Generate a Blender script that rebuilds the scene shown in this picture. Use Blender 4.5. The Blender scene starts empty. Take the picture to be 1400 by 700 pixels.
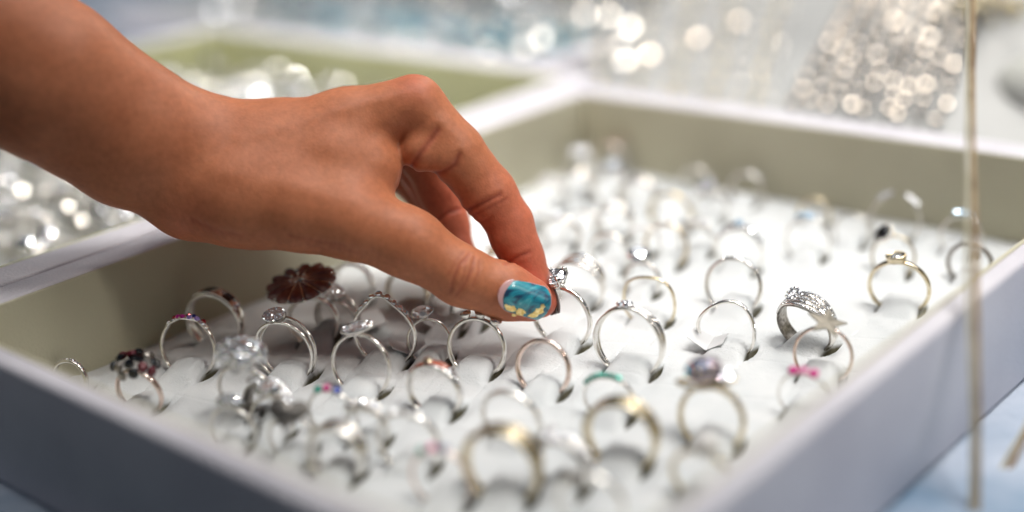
import bpy, math, random
import numpy as np
from mathutils import Matrix, Vector
random.seed(7); np.random.seed(7)
S = 0.01                       # every length below is in centimetres
sc = bpy.context.scene
col = sc.collection

# ---------------------------------------------------------------- camera
FPX = 1871.07                  # focal length in pixels of the 1400 px wide photograph
HC = 21.2276                   # camera height over the velvet pad
RC = np.array([[0.64713376, 0.30224513, -0.69990412],
               [-0.76029604, 0.18808023, -0.62175217],
               [-0.05628344, 0.93449115, 0.35150884]])
cam_d = bpy.data.cameras.new('camera'); cam = bpy.data.objects.new('camera', cam_d); col.objects.link(cam)
m4 = Matrix([list(r) + [0] for r in RC] + [[0, 0, 0, 1]]); m4.translation = Vector((0, 0, HC * S))
cam.matrix_world = m4
cam_d.sensor_width = 36; cam_d.lens = FPX / 1400 * 36
cam_d.clip_start = 0.01; cam_d.clip_end = 50
cam_d.dof.use_dof = True; cam_d.dof.focus_distance = 0.499; cam_d.dof.aperture_fstop = 1.9
sc.camera = cam

# ---------------------------------------------------------------- world, lamps, exposure
w = bpy.data.worlds.new('World'); sc.world = w; w.use_nodes = True
w.node_tree.nodes['Background'].inputs[0].default_value = (0.80, 0.86, 1.0, 1)
w.node_tree.nodes['Background'].inputs[1].default_value = 0.06

def area(name, loc, target, size, power, colr=(1, 1, 1), sy=None):
    d = bpy.data.lights.new(name, 'AREA'); o = bpy.data.objects.new(name, d); col.objects.link(o)
    d.energy = power; d.size = size; d.color = colr
    if sy: d.shape = 'RECTANGLE'; d.size_y = sy
    o.location = Vector(loc) * S
    o.rotation_euler = (Vector(target) - Vector(loc)).to_track_quat('-Z', 'Y').to_euler()
    return o
area('awning_daylight', (95, 22, 170), (50, 28, 0), 2.2, 12.0, (0.96, 0.98, 1.0), 2.0)
def spot(loc, target, power, deg, size, colr):
    d = bpy.data.lights.new('added_spotlight', 'SPOT'); o = bpy.data.objects.new('added_spotlight', d); col.objects.link(o)
    d.energy = power; d.spot_size = math.radians(deg); d.spot_blend = 1.0; d.shadow_soft_size = size; d.color = colr
    o.location = Vector(loc)*S; o.rotation_euler = (Vector(target)-Vector(loc)).to_track_quat('-Z', 'Y').to_euler()
spot((68, -8, 108), (50, 18, 0), 35, 38, .26, (1.0, .98, .95))  # added unseen spot on the front tray; its falloff leaves the forearm darker
spot((50, -42, 78), (36, 31, 7), 18, 13, .11, (1.0, .95, .88))  # added unseen narrow spot that brightens the hand but not the forearm
for i, (x, y, z, sz, p) in enumerate([(107, 51, 62, .17, 1.3), (60, 5, 110, .08, .5), (84, 40, 110, .08, .7), (40, -10, 120, .08, .5)]):
    area('stall_lamp', (x, y, z), (62, 28, 0), sz, p, (1.0, 0.93, 0.84))
bl_ = area('back_fill_light', (22, 48, 100), (56, 68, 0), 0.4, 0.8, (1.0, .98, .94)); bl_.data.spread = math.radians(45)  # added unseen fill that brightens the second tray and its lining
sc.view_settings.view_transform = 'Standard'; sc.view_settings.look = 'None'
sc.view_settings.exposure = 0.42; sc.view_settings.gamma = 1.0
sc.render.engine = 'CYCLES'
sc.cycles.max_bounces = 10; sc.cycles.transmission_bounces = 8; sc.cycles.glossy_bounces = 5
sc.cycles.diffuse_bounces = 3
sc.cycles.use_denoising = True; sc.cycles.sample_clamp_indirect = 12
sc.cycles.caustics_reflective = False; sc.cycles.caustics_refractive = False

# ---------------------------------------------------------------- geometry helpers
def at(px, py, d):             # point seen at a photo pixel at depth d (cm)
    return RC @ (np.array([(px - 700) / FPX, (350 - py) / FPX, -1.0]) * d) + np.array([0, 0, HC])
def on(px, py, z=0.0):         # point seen at a photo pixel on the level z; also its depth
    r = RC @ np.array([(px - 700) / FPX, (350 - py) / FPX, -1.0]); t = (z - HC) / r[2]
    return r * t + np.array([0, 0, HC]), t

ORD = ['first', 'second', 'third', 'fourth', 'fifth', 'sixth', 'seventh', 'eighth', 'ninth', 'tenth', 'eleventh', 'twelfth', 'thirteenth', 'fourteenth', 'fifteenth', 'sixteenth', 'seventeenth', 'eighteenth', 'nineteenth', 'twentieth']
class G:                       # a growing mesh, centimetres
    def __init__(s): s.v = []; s.f = []; s.n = 0; s.m = []
    def add(s, V, F, mi=0):
        V = np.asarray(V, float); s.v.append(V)
        for q in F: s.f.append(tuple(int(i) + s.n for i in q)); s.m.append(mi)
        s.n += len(V); return s
    def box(s, a, b):
        (x0, y0, z0), (x1, y1, z1) = a, b
        return s.add([(x0,y0,z0),(x1,y0,z0),(x1,y1,z0),(x0,y1,z0),(x0,y0,z1),(x1,y0,z1),(x1,y1,z1),(x0,y1,z1)],
                     [(0,3,2,1),(4,5,6,7),(0,1,5,4),(1,2,6,5),(2,3,7,6),(3,0,4,7)])

def link(name, V, F, mat, parent=None, smooth=False, mi=None, **props):
    V = np.asarray(V, float) * S
    me = bpy.data.meshes.new(name)
    me.from_pydata(V.tolist(), [], [tuple(q) for q in F]); me.update()
    for m in (mat if isinstance(mat, (list, tuple)) else [mat]): me.materials.append(m)
    if mi is not None: me.polygons.foreach_set('material_index', np.asarray(mi, np.int32))
    if smooth: me.polygons.foreach_set('use_smooth', np.ones(len(me.polygons), bool))
    o = bpy.data.objects.new(name, me); col.objects.link(o)
    if parent is not None: o.parent = parent
    for k, v in props.items(): o[k] = v
    return o
def put(name, g, mat, parent=None, smooth=False, **props):
    V = np.concatenate(g.v) if g.v else np.zeros((0, 3))
    return link(name, V, g.f, mat, parent, smooth, g.m if isinstance(mat, (list, tuple)) else None, **props)
def bevel(o, wd, seg=3):
    m = o.modifiers.new('bevel', 'BEVEL'); m.width = wd * S; m.segments = seg; m.limit_method = 'ANGLE'
    return o
def empty(name, loc, rz=0, label=None, cat=None, group=None, kind=None, rx=0, ry=0):
    o = bpy.data.objects.new(name, None); col.objects.link(o); o.empty_display_size = 0.01
    o.location = Vector(loc) * S; o.rotation_euler = (rx, ry, rz)
    return tag(o, label, cat, group, kind)
def tag(o, label=None, cat=None, group=None, kind=None):
    if label: o['label'] = label
    if cat: o['category'] = cat
    if group: o['group'] = group
    if kind: o['kind'] = kind
    return o
def copy_tree(o, parent=None):
    c = o.copy(); col.objects.link(c)
    if parent is not None: c.parent = parent
    for ch in o.children: copy_tree(ch, c)
    return c

def tube(pts, r, n=8, closed=False, flat=1.0, up=(0, 0, 1)):
    P = np.asarray(pts, float); k = len(P)
    T = np.roll(P, -1, 0) - np.roll(P, 1, 0) if closed else np.gradient(P, axis=0)
    T /= np.linalg.norm(T, axis=1)[:, None] + 1e-12
    U = np.cross(T, up); U /= np.linalg.norm(U, axis=1)[:, None] + 1e-9
    W = np.cross(U, T); r = np.broadcast_to(r, (k,))
    a = np.arange(n) * 2 * np.pi / n
    V = P[:, None] + (U[:, None] * np.cos(a)[None, :, None] + W[:, None] * np.sin(a)[None, :, None] * flat) * r[:, None, None]
    F = []
    for i in range(k if closed else k - 1):
        j = (i + 1) % k
        for q in range(n): F.append((i*n+q, i*n+(q+1) % n, j*n+(q+1) % n, j*n+q))
    if not closed: F += [tuple(range(n))[::-1], tuple((k-1)*n+q for q in range(n))]
    return V.reshape(-1, 3), F
def sphere(c, r, nu=14, nv=9, sc3=(1, 1, 1)):
    V = [(0, 0, 1)]
    for i in range(1, nv):
        p = math.pi * i / nv
        for j in range(nu):
            t = 2 * math.pi * j / nu; V.append((math.sin(p)*math.cos(t), math.sin(p)*math.sin(t), math.cos(p)))
    V.append((0, 0, -1)); F = []
    for j in range(nu): F.append((0, 1+j, 1+(j+1) % nu))
    for i in range(nv-2):
        for j in range(nu): F.append((1+i*nu+j, 1+(i+1)*nu+j, 1+(i+1)*nu+(j+1) % nu, 1+i*nu+(j+1) % nu))
    L = len(V)-1; b = 1+(nv-2)*nu
    for j in range(nu): F.append((L, b+(j+1) % nu, b+j))
    return np.array(V)*r*np.array(sc3)+np.array(c), F
def basis(out, ref=(0, 1, 0)):
    o = np.array(out, float); o /= np.linalg.norm(o)
    t = np.cross(ref, o); t /= np.linalg.norm(t); return t, np.cross(o, t), o      # x, y, z(out)
def gem(pos, out, r, n=8, crown=.35, pav=.75, table=.58, ref=(0, 1, 0), asp=1.0, rot=0.0):
    x, y, z = basis(out, ref); V = []
    for k in range(n):
        a = rot + 2*math.pi*(k+.5)/n; V.append((math.cos(a)*table, math.sin(a)*table*asp, crown))
    for k in range(n):
        a = rot + 2*math.pi*k/n; V.append((math.cos(a)*.84, math.sin(a)*.84*asp, crown*.6))
    for k in range(2*n):
        a = rot + math.pi*k/n; V.append((math.cos(a), math.sin(a)*asp, 0.03))
    for k in range(2*n):
        a = rot + math.pi*k/n; V.append((math.cos(a), math.sin(a)*asp, -0.03))
    V.append((0, 0, -pav)); F = [tuple(range(n))]
    for k in range(n):
        k1 = (k+1) % n; g = 2*n
        F += [(k, n+k1, n+k+0) if False else (k, n+k, n+k1)[::1]]
        F += [((k-1) % n, n+k, k)]
        F += [(n+k, g+2*k, g+2*k+1), (n+k, g+(2*k-1) % (2*n), g+2*k)]
        F += [(n+k, g+2*k+1, n+k1)]
    for k in range(2*n):
        k1 = (k+1) % (2*n); F += [(2*n+k, 4*n+k, 4*n+k1, 2*n+k1), (4*n+k, 6*n, 4*n+k1)]
    V = np.array(V)*r
    return V[:, :1]*x + V[:, 1:2]*y + V[:, 2:]*z + np.array(pos), F
def small_gem(pos, out, r, n=6, asp=1.0, ref=(0, 1, 0)):
    x, y, z = basis(out, ref); V = []
    for k in range(n):
        a = 2*math.pi*(k+.5)/n; V.append((math.cos(a)*.55, math.sin(a)*.55*asp, .45))
    for k in range(n):
        a = 2*math.pi*k/n; V.append((math.cos(a), math.sin(a)*asp, 0))
    for k in range(n):
        a = 2*math.pi*k/n; V.append((math.cos(a)*.9, math.sin(a)*.9*asp, -.35))
    F = [tuple(range(n))]
    for k in range(n):
        k1 = (k+1) % n; F += [(k, n+k, n+k1), (k, n+k1, k1), (n+k, 2*n+k, 2*n+k1, n+k1)]
    V = np.array(V)*r
    return V[:, :1]*x + V[:, 1:2]*y + V[:, 2:]*z + np.array(pos), F
def lathe(prof, pos, out, n=20, asp=1.0, ref=(0, 1, 0)):       # prof: list of (radius, height)
    x, y, z = basis(out, ref); V = []; F = []
    for (r, h) in prof:
        for k in range(n):
            a = 2*math.pi*k/n; V.append((r*math.cos(a), r*math.sin(a)*asp, h))
    for i in range(len(prof)-1):
        for k in range(n): F.append((i*n+k, i*n+(k+1) % n, (i+1)*n+(k+1) % n, (i+1)*n+k))
    V = np.array(V)
    return V[:, :1]*x + V[:, 1:2]*y + V[:, 2:]*z + np.array(pos), F
def extrude(poly, h, pos, out, ref=(0, 1, 0), dome=0.0):       # flat outline, centre fan on both faces
    x, y, z = basis(out, ref); n = len(poly)
    V = [(p[0], p[1], 0) for p in poly] + [(p[0], p[1], h) for p in poly] + [(0, 0, h+dome), (0, 0, 0)]
    F = []
    for k in range(n):
        k1 = (k+1) % n; F += [(k, k1, n+k1, n+k), (n+k, n+k1, 2*n), (k1, k, 2*n+1)]
    V = np.array(V, float)
    return V[:, :1]*x + V[:, 1:2]*y + V[:, 2:]*z + np.array(pos), F

# ---------------------------------------------------------------- materials
def mat(name, colr, rough=.5, metal=0, **kw):
    m = bpy.data.materials.new(name); m.use_nodes = True; b = m.node_tree.nodes['Principled BSDF']
    b.inputs['Base Color'].default_value = (*colr, 1); b.inputs['Roughness'].default_value = rough
    b.inputs['Metallic'].default_value = metal
    for k, v in kw.items(): b.inputs[k].default_value = v
    return m
def nodes(m): return m.node_tree.nodes, m.node_tree.links, m.node_tree.nodes['Principled BSDF']
def noise_col(m, c1, c2, scale, detail=3, lo=.35, hi=.65, coord='Object', rough=None):
    N, L, b = nodes(m); tc = N.new('ShaderNodeTexCoord'); n = N.new('ShaderNodeTexNoise'); r = N.new('ShaderNodeValToRGB')
    n.inputs['Scale'].default_value = scale; n.inputs['Detail'].default_value = detail
    L.new(tc.outputs[coord], n.inputs['Vector']); L.new(n.outputs[0], r.inputs[0])
    r.color_ramp.elements[0].position = lo; r.color_ramp.elements[1].position = hi
    r.color_ramp.elements[0].color = (*c1, 1); r.color_ramp.elements[1].color = (*c2, 1)
    L.new(r.outputs[0], b.inputs['Base Color'])
    if rough:
        mr = N.new('ShaderNodeMapRange'); mr.inputs[3].default_value = rough[0]; mr.inputs[4].default_value = rough[1]
        L.new(n.outputs[0], mr.inputs[0]); L.new(mr.outputs[0], b.inputs['Roughness'])
    return m
def bump(m, scale, strength, dist=.0002, detail=3, kind='noise'):
    N, L, b = nodes(m); tc = N.new('ShaderNodeTexCoord')
    n = N.new('ShaderNodeTexNoise' if kind == 'noise' else 'ShaderNodeTexVoronoi'); bp = N.new('ShaderNodeBump')
    n.inputs['Scale'].default_value = scale
    if kind == 'noise': n.inputs['Detail'].default_value = detail
    bp.inputs['Strength'].default_value = strength; bp.inputs['Distance'].default_value = dist
    L.new(tc.outputs['Object'], n.inputs['Vector']); L.new(n.outputs[0], bp.inputs['Height'])
    if b.inputs['Normal'].links: L.new(b.inputs['Normal'].links[0].from_socket, bp.inputs['Normal'])
    L.new(bp.outputs[0], b.inputs['Normal']); return m

M_silver = bump(noise_col(mat('silver', (.8, .78, .74), .16, 1), (.84, .80, .74), (.92, .90, .87), 500, rough=(.10, .24)), 900, .15, .0001)
M_warm = bump(noise_col(mat('pale_gold_metal', (.8, .7, .5), .2, 1), (.66, .55, .36), (.82, .73, .56), 400, rough=(.14, .3)), 900, .15, .0001)
M_rose = noise_col(mat('rosy_metal', (.85, .6, .5), .18, 1), (.78, .60, .52), (.88, .74, .66), 400)
M_dark = noise_col(mat('oxidised_silver', (.3, .28, .25), .35, 1), (.20, .18, .16), (.45, .42, .38), 700)
M_diamond = mat('clear_stone', (.97, .98, 1.0), .01, .3, **{'Transmission Weight': 1.0, 'IOR': 1.9})
M_dia2 = mat('brilliant_stone', (.97, .97, 1.0), .02, .55, **{'Transmission Weight': 1.0, 'IOR': 1.8})
M_paste = mat('foiled_crystal', (.93, .94, .97), .05, .9)
M_ab = noise_col(mat('rainbow_crystal', (.9, .8, .9), .04, .85), (.95, .72, .74), (.72, .78, .98), 180)
M_blue = mat('pale_blue_stone', (.55, .72, .88), .05, .5)
M_black = mat('black_stone', (.004, .005, .007), .05, 0, **{'IOR': 1.7})
M_red = mat('deep_red_stone', (.30, .02, .03), .06, .3)
M_pink = mat('pink_stone', (.75, .06, .30), .06, .3)
M_rosep = mat('pale_pink_stone', (.90, .35, .55), .08, .3)
M_lilac = mat('lilac_stone', (.42, .30, .72), .06, .4)
M_violet = mat('magenta_stone', (.45, .02, .25), .06, .3)
M_green = mat('emerald_stone', (.0, .33, .24), .07, .25)
M_navy = mat('navy_stone', (.03, .05, .25), .06, .3)
M_enamel = noise_col(mat('red_brown_enamel', (.2, .05, .04), .14, 0, **{'Coat Weight': .8}), (.15, .035, .03), (.24, .075, .05), 250)
M_rust = mat('rust_enamel', (.42, .09, .045), .15, 0, **{'Coat Weight': .6})
M_garnet = mat('garnet_stone', (.10, .012, .02), .12, .2)
M_star = noise_col(mat('brushed_pale_gold', (.7, .62, .5), .5, .35), (.20, .18, .14), (.28, .25, .20), 300)
M_pearl = mat('white_pearl', (.85, .82, .80), .14, 0, **{'Coat Weight': .8})

M_vel = noise_col(mat('white_velvet', (.8, .8, .8), .95, 0, **{'Sheen Weight': .35, 'Sheen Roughness': .4}), (.70, .72, .725), (.77, .78, .78), 60)
bump(M_vel, 60, .35, .001); bump(M_vel, 1300, .8, .0004); bump(M_vel, 380, .4, .0005)
M_foam = noise_col(mat('yellowed_foam', (.3, .27, .18), .95), (.17, .15, .09), (.30, .27, .17), 600)
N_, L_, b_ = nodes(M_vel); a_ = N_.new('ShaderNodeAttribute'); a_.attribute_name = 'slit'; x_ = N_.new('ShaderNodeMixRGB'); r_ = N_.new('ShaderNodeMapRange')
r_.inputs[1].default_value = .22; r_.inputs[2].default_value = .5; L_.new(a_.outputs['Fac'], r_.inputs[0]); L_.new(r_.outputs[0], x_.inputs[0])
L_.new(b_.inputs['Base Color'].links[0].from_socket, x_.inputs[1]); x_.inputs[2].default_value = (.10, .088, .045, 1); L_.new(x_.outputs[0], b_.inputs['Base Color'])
M_out = noise_col(mat('lilac_white_leatherette', (.7, .68, .72), .5), (.64, .615, .665), (.75, .725, .765), 22, detail=8)
bump(M_out, 900, .5, .0003, kind='voronoi'); bump(M_out, 25, .35, .0015)
M_lin = noise_col(mat('khaki_suede_lining', (.4, .37, .28), .7, 0, **{'Sheen Weight': .15}), (.50, .465, .33), (.59, .555, .41), 14, rough=(.55, .8))
bump(M_lin, 700, .4, .0003, kind='voronoi'); bump(M_lin, 45, .35, .0012)
M_lin2 = noise_col(mat('olive_suede_lining', (.4, .4, .2), .8), (.52, .52, .28), (.62, .62, .36), 14)
M_white = bump(noise_col(mat('white_leatherette', (.7, .7, .7), .45), (.36, .365, .36), (.47, .475, .465), 15, detail=6), 30, .2, .002)
M_cloth = noise_col(mat('pale_blue_cloth', (.5, .6, .75), .85), (.16, .27, .40), (.56, .62, .72), 13, detail=5, lo=.38, hi=.6)
bump(M_cloth, 35, .6, .004); bump(M_cloth, 1200, .3, .0003)
M_tag = mat('white_paper', (.80, .80, .80), .6)
M_raff = noise_col(mat('brown_raffia', (.35, .22, .12), .6), (.30, .19, .10), (.52, .38, .22), 120)
M_raffp = noise_col(mat('pale_raffia', (.6, .55, .4), .6), (.52, .48, .34), (.66, .62, .50), 120)
M_teal = noise_col(mat('teal_felt', (.05, .25, .35), .9), (.03, .2, .3), (.08, .32, .42), 50)
M_disc = noise_col(mat('champagne_polished_disc', (.9, .82, .74), .1, 1), (.55, .49, .43), (.70, .64, .58), 120)
M_strap = noise_col(mat('taupe_strap', (.3, .24, .18), .7), (.11, .085, .06), (.22, .18, .13), 90)
M_goldbead = noise_col(mat('brass_beads', (.7, .6, .4), .2, 1), (.62, .52, .33), (.85, .78, .6), 300)

# ================================================================ TABLE
g = G(); nx = 120
xs = np.linspace(-60, 230, nx); ys = np.linspace(-120, 190, nx)
X, Y = np.meshgrid(xs, ys, indexing='ij')
Zt = -1.1 + .06*np.sin(X*.7+np.sin(Y*.31)*2) * np.sin(Y*.5+X*.17)
V = np.stack([X, Y, Zt], -1).reshape(-1, 3)
F = [(i*nx+j, (i+1)*nx+j, (i+1)*nx+j+1, i*nx+j+1) for i in range(nx-1) for j in range(nx-1)]
link('table_cloth', V, F, M_cloth, smooth=True, kind='structure')

M_shadecloth = noise_col(mat('shade_dark_cloth', (.06, .14, .18), .9), (.045, .06, .075), (.09, .13, .16), 8)  # dark tone puts the shade left of the tray into the cloth colour
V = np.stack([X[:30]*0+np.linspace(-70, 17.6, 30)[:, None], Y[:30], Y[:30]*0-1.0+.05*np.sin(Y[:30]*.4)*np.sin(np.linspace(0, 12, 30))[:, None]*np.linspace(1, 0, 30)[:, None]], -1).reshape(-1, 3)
link('added_shade_cloth', V, [(i*nx+j, (i+1)*nx+j, (i+1)*nx+j+1, i*nx+j+1) for i in range(29) for j in range(nx-1)], M_shadecloth, smooth=True, kind='structure')  # added second sheet where the table cloth only lies in shade
# ================================================================ TRAYS
def tray(name, label, x0, x1, y0, y1, zr, zb, tw, pad_z, lin, group=None):
    """inner opening x0..x1, y0..y1; tw = wall widths (x0 side, x1 side, y0 side, y1 side)"""
    a, b, c, d = tw
    t = empty(name, ((x0+x1)/2, (y0+y1)/2, zb), 0, label, 'tray', group)
    cx, cy = (x0+x1)/2, (y0+y1)/2; l = .16
    def wb(n, p, q, m, bv):
        gg = G().box((p[0]-cx, p[1]-cy, p[2]-zb), (q[0]-cx, q[1]-cy, q[2]-zb)); o = put(n, gg, m, t, True)
        return bevel(o, bv)
    wb('side_wall', (x0-a, y0-c, zb), (x0-l, y1+d, zr), M_out, .16)
    wb('side_wall', (x1+l, y0-c, zb), (x1+b, y1+d, zr), M_out, .16)
    wb('side_wall', (x0-l+.004, y0-c, zb), (x1+l-.004, y0-l, zr-.01), M_out, .16)
    wb('side_wall', (x0-l+.004, y1+l, zb), (x1+l-.004, y1+d, zr-.01), M_out, .16)
    wb('lining_panel', (x0-l+.01, y0, zb+.1), (x0, y1, zr-.05), lin, .04)
    wb('lining_panel', (x1, y0, zb+.1), (x1+l-.01, y1, zr-.05), lin, .04)
    wb('lining_panel', (x0, y0-l+.01, zb+.1), (x1, y0, zr-.06), lin, .04)
    wb('lining_panel', (x0, y1, zb+.1), (x1, y1+l-.01, zr-.06), lin, .04)
    return t, cx, cy
X0, X1, Y0, Y1, HR, ZB = 19.65, 55.0, 16.5, 43.2, 3.8, -1.0
trayA, cxA, cyA = tray('ring_tray', 'open lilac white foreground tray with khaki lining and white pad full of rings',
                       X0, X1, Y0, Y1, HR, ZB, (.95, 1.9, .95, 1.6), 0, M_lin)
BX0, BX1, BY0, BY1 = 21.0, 57.5, 46.9, 77.5
trayB, cxB, cyB = tray('ring_tray', 'second lilac white tray behind the arm with olive lining and crowded silver rings',
                       BX0, BX1, BY0, BY1, HR, ZB, (1.2, 1.3, 1.9, 1.3), 0, M_lin2)

# ================================================================ RINGS : parts in the ring's own frame (x across, y along the finger, z up)
def band(R, w=.18, h=.13, yf=None, rf=None, th0=0., th1=2*math.pi, n=72, wf=None, hf=None):
    th = np.linspace(th0, th1, n + (0 if abs(th1-th0-2*math.pi) < 1e-6 else 1), endpoint=abs(th1-th0-2*math.pi) > 1e-6)
    closed = abs(th1-th0-2*math.pi) < 1e-6; k = 10
    a = np.arange(k)*2*math.pi/k
    ca = np.sign(np.cos(a))*np.abs(np.cos(a))**.7; sa = np.sign(np.sin(a))*np.abs(np.sin(a))**.7
    V = []
    for t in th:
        tt = (t+math.pi) % (2*math.pi)-math.pi
        r = R+(rf(tt) if rf else 0); y = yf(tt) if yf else 0
        ww = w*(wf(tt) if wf else 1)/2; hh = h*(hf(tt) if hf else 1)/2
        for c, s in zip(ca, sa):
            rr = r+hh*c; V.append((rr*math.sin(t), y+ww*s, rr*math.cos(t)))
    m = len(th); F = []
    for i in range(m if closed else m-1):
        j = (i+1) % m
        for q in range(k): F.append((i*k+q, j*k+q, j*k+(q+1) % k, i*k+(q+1) % k))
    if not closed: F += [tuple(range(k)), tuple((m-1)*k+q for q in range(k))[::-1]]
    return np.array(V), F
def od(t): return np.array([math.sin(t), 0, math.cos(t)])
def gs(x, w_): return math.exp(-(x/w_)**2)
def up(V, zc): V = np.array(V); V[:, 2] += zc; return V
class Ring:
    def __init__(s, root, R, zc, metal): s.o = root; s.R = R; s.zc = zc; s.metal = metal
    def part(s, name, shapes, m=None, smooth=False, **kw):
        g = G()
        for V, F in shapes: g.add(up(V, s.zc), F)
        return put(name, g, m or s.metal, s.o, smooth, **kw)
    def bnd(s, name='band', **kw):
        kw['w'] = kw.get('w', .18)*1.1; kw['h'] = kw.get('h', .13)*1.12; return s.part(name, [band(s.R, **kw)], smooth=True)
    def prongs(s, c, r, out, hgt, n=4, pr=.035, name='setting'):
        x, y, z = basis(out); sh = []
        for k in range(n):
            a = math.pi/n+2*math.pi*k/n; e = x*math.cos(a)+y*math.sin(a)
            p0 = np.array(c)-z*hgt+e*r*.35; p1 = np.array(c)-z*hgt*.2+e*r*.98; p2 = np.array(c)+z*r*.22+e*r*1.0; p3 = np.array(c)+z*r*.34+e*r*.8
            sh.append(tube([p0, p1, p2, p3], [pr*1.1, pr, pr, pr*1.1], 6, up=(.3, .2, .9)))
        for q, rr in ((.35, .8), (.7, .6)):
            sh.append(tube([np.array(c)-z*hgt*q+(x*math.cos(a)+y*math.sin(a))*r*rr for a in np.linspace(0, 2*math.pi, 16, endpoint=False)], pr*.8, 6, closed=True, up=tuple(z)))
        return s.part(name, sh, smooth=True)
def pave(ring, t0, t1, n, r=.05, dr=.06, yf=lambda t: 0, rf=lambda t: 0, m=None, rows=(0,), name='pave_stones'):
    sh = []
    for k in range(n):
        t = t0+(t1-t0)*k/(n-1)
        for ry in rows:
            sh.append(small_gem(od(t)*(ring.R+dr+rf(t))+np.array([0, yf(t)+ry, 0]), od(t)+np.random.normal(0, .15, 3), r*1.15, 6))
    return ring.part(name, sh, m or M_paste, kind='stuff')

def st_plain(r, w=.2, h=.15): r.bnd(w=w, h=h)
def st_sparkle(r): r.bnd(w=.21, h=.14); pave(r, -1.0, 1.0, 14, .065, .07)
def st_solitaire(r):
    r.bnd(w=.17, h=.15, wf=lambda t: 1-.3*gs(t, .5)); c = (-.12, 0, r.R+.42); hd_ = (-.12, -.22, 1)
    r.prongs(c, .50, hd_, .46, 4, .06)
    r.part('stone', [gem(c, hd_, .49, 10, .36, .7)], M_dia2)
    pave(r, .42, 1.45, 13, .042, .065); pave(r, -1.45, -.42, 13, .042, .065)
def st_three(r):
    r.bnd(w=.17, h=.15)
    for t in (-.36, .10, .58):
        c = od(t)*(r.R+.17)
        r.part('bezel', [lathe([(.07, -.14), (.20, -.03), (.225, .11), (.185, .12), (.16, .05)], c, od(t)+np.array([0, -.2, 0]), 18)], smooth=True)
        r.part('stone', [gem(c+od(t)*.09, od(t)+np.array([0, -.2, 0]), .17, 8)], M_paste)
def st_chevron(r):
    f = lambda t: .28*gs(t, .35)
    r.bnd(w=.16, h=.13, rf=f)
    for k in range(9):
        t = -.85+k*.2125; rr = .095+.03*gs(t, .5); c = od(t)*(r.R+f(t)+.11)
        r.part('stone', [small_gem(c, od(t), rr*1.15, 8)], M_paste)
    r.part('claws', [sphere(od(-.95+k*.2125)*(r.R+f(-.95+k*.2125)+.12)+np.array([0, s_*.07, 0]), .022, 6, 4) for k in range(10) for s_ in (-1, 1)], smooth=True, kind='stuff')
def st_split_oval(r):
    for s_ in (-1, 1):
        r.bnd(w=.10, h=.11, yf=lambda t: s_*(.13+.14*gs(t, .9)))
    c = (0, 0, r.R+.12)
    r.part('head', [lathe([(.02, -.06), (.44, -.04), (.49, .04), (.47, .12), (.0, .15)], c, (.1, -.5, .85), 24, .72)], M_dark, smooth=True)
    sh = []; x, y, z = basis((.1, -.5, .85))
    for q, n in ((.08, 5), (.17, 10), (.26, 15), (.35, 20), (.43, 24)):
        for k in range(n):
            a = 2*math.pi*k/n; sh.append(small_gem(np.array(c)+z*.17+x*q*math.cos(a)+y*q*.72*math.sin(a), z+np.random.normal(0, .22, 3), .055, 6))
    r.part('pave_stones', sh, M_paste, kind='stuff')
def st_oval_disc(r):
    r.bnd(w=.18, h=.12); sh = []
    r.part('head', [lathe([(.0, -.05), (.62, -.03), (.72, .03), (.69, .10), (.0, .12)], (-.08, 0, r.R+.2), (-.22, -.4, .88), 28, .5)], smooth=True)
    x, y, z = basis((-.22, -.4, .88))
    for k in range(230):
        a = random.uniform(0, 6.28); q = math.sqrt(random.random())*.66
        sh.append(small_gem(np.array([-.08, 0, r.R+.2])+z*.11+x*q*math.cos(a)+y*q*.5*math.sin(a), z+np.random.normal(0, .2, 3), .036, 5))
    r.part('pave_stones', sh, M_paste, kind='stuff')
def st_flower(r):
    r.bnd(w=.3, h=.14, wf=lambda t: 1+.5*gs(t, .9)); c = np.array([0, 0, r.R+.5]); N = 12
    nrm = np.array([.05, -.42, .9]); x, y, z = basis(nrm)
    r.part('neck', [lathe([(.3, -.5), (.22, -.2), (.5, -.06), (1.38, .0), (1.42, .05), (1.3, .07)], c, nrm, 36, .74)], smooth=True)
    for k in range(N):
        a = 2*math.pi*k/N; sh = []; L = 1.46
        V = []; F = []; nu, nv = 12, 9
        for i in range(nu):
            u = .08+.92*i/(nu-1); wd = .235*L*u*(1 if u < .8 else math.sqrt(max(0, 1-((u-.8)/.201)**2)))
            for j in range(nv):
                v = -1+2*j/(nv-1); rad = L*(u*.98+.03*(1-v*v)*u); tan = wd*v; zz = .06+.20*(1-u**2)+.20*math.sqrt(max(0, 1-v*v))*min(1, wd/.2)
                ex = math.cos(a)*rad-math.sin(a)*tan; ey = (math.sin(a)*rad+math.cos(a)*tan)*.74
                V.append(c+x*ex+y*ey+z*zz)
        for i in range(nu-1):
            for j in range(nv-1): F.append((i*nv+j, (i+1)*nv+j, (i+1)*nv+j+1, i*nv+j+1))
        a2 = a+math.pi/N; pt = [c+(x*math.cos(a2)+y*math.sin(a2)*.74)*q+z*(.1+.2*(1-(q/1.46)**2)) for q in np.linspace(.1, 1.4, 8)]
        r.part('silver_ridge', [tube(pt, .045, 6, up=(.2, .3, .9))], smooth=True)
        r.part('petal', [(V, F)], M_enamel, smooth=True)
        e = x*math.cos(a+.26)*1.38+y*math.sin(a+.26)*1.38*.74
        r.part('silver_bead', [sphere(c+e+z*.09, .075, 10, 7)], smooth=True)
        if k % 2: r.part('silver_bead', [sphere(c+x*math.cos(a)*.3+y*math.sin(a)*.3*.74+z*.46, .065, 10, 7)], smooth=True)
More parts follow.
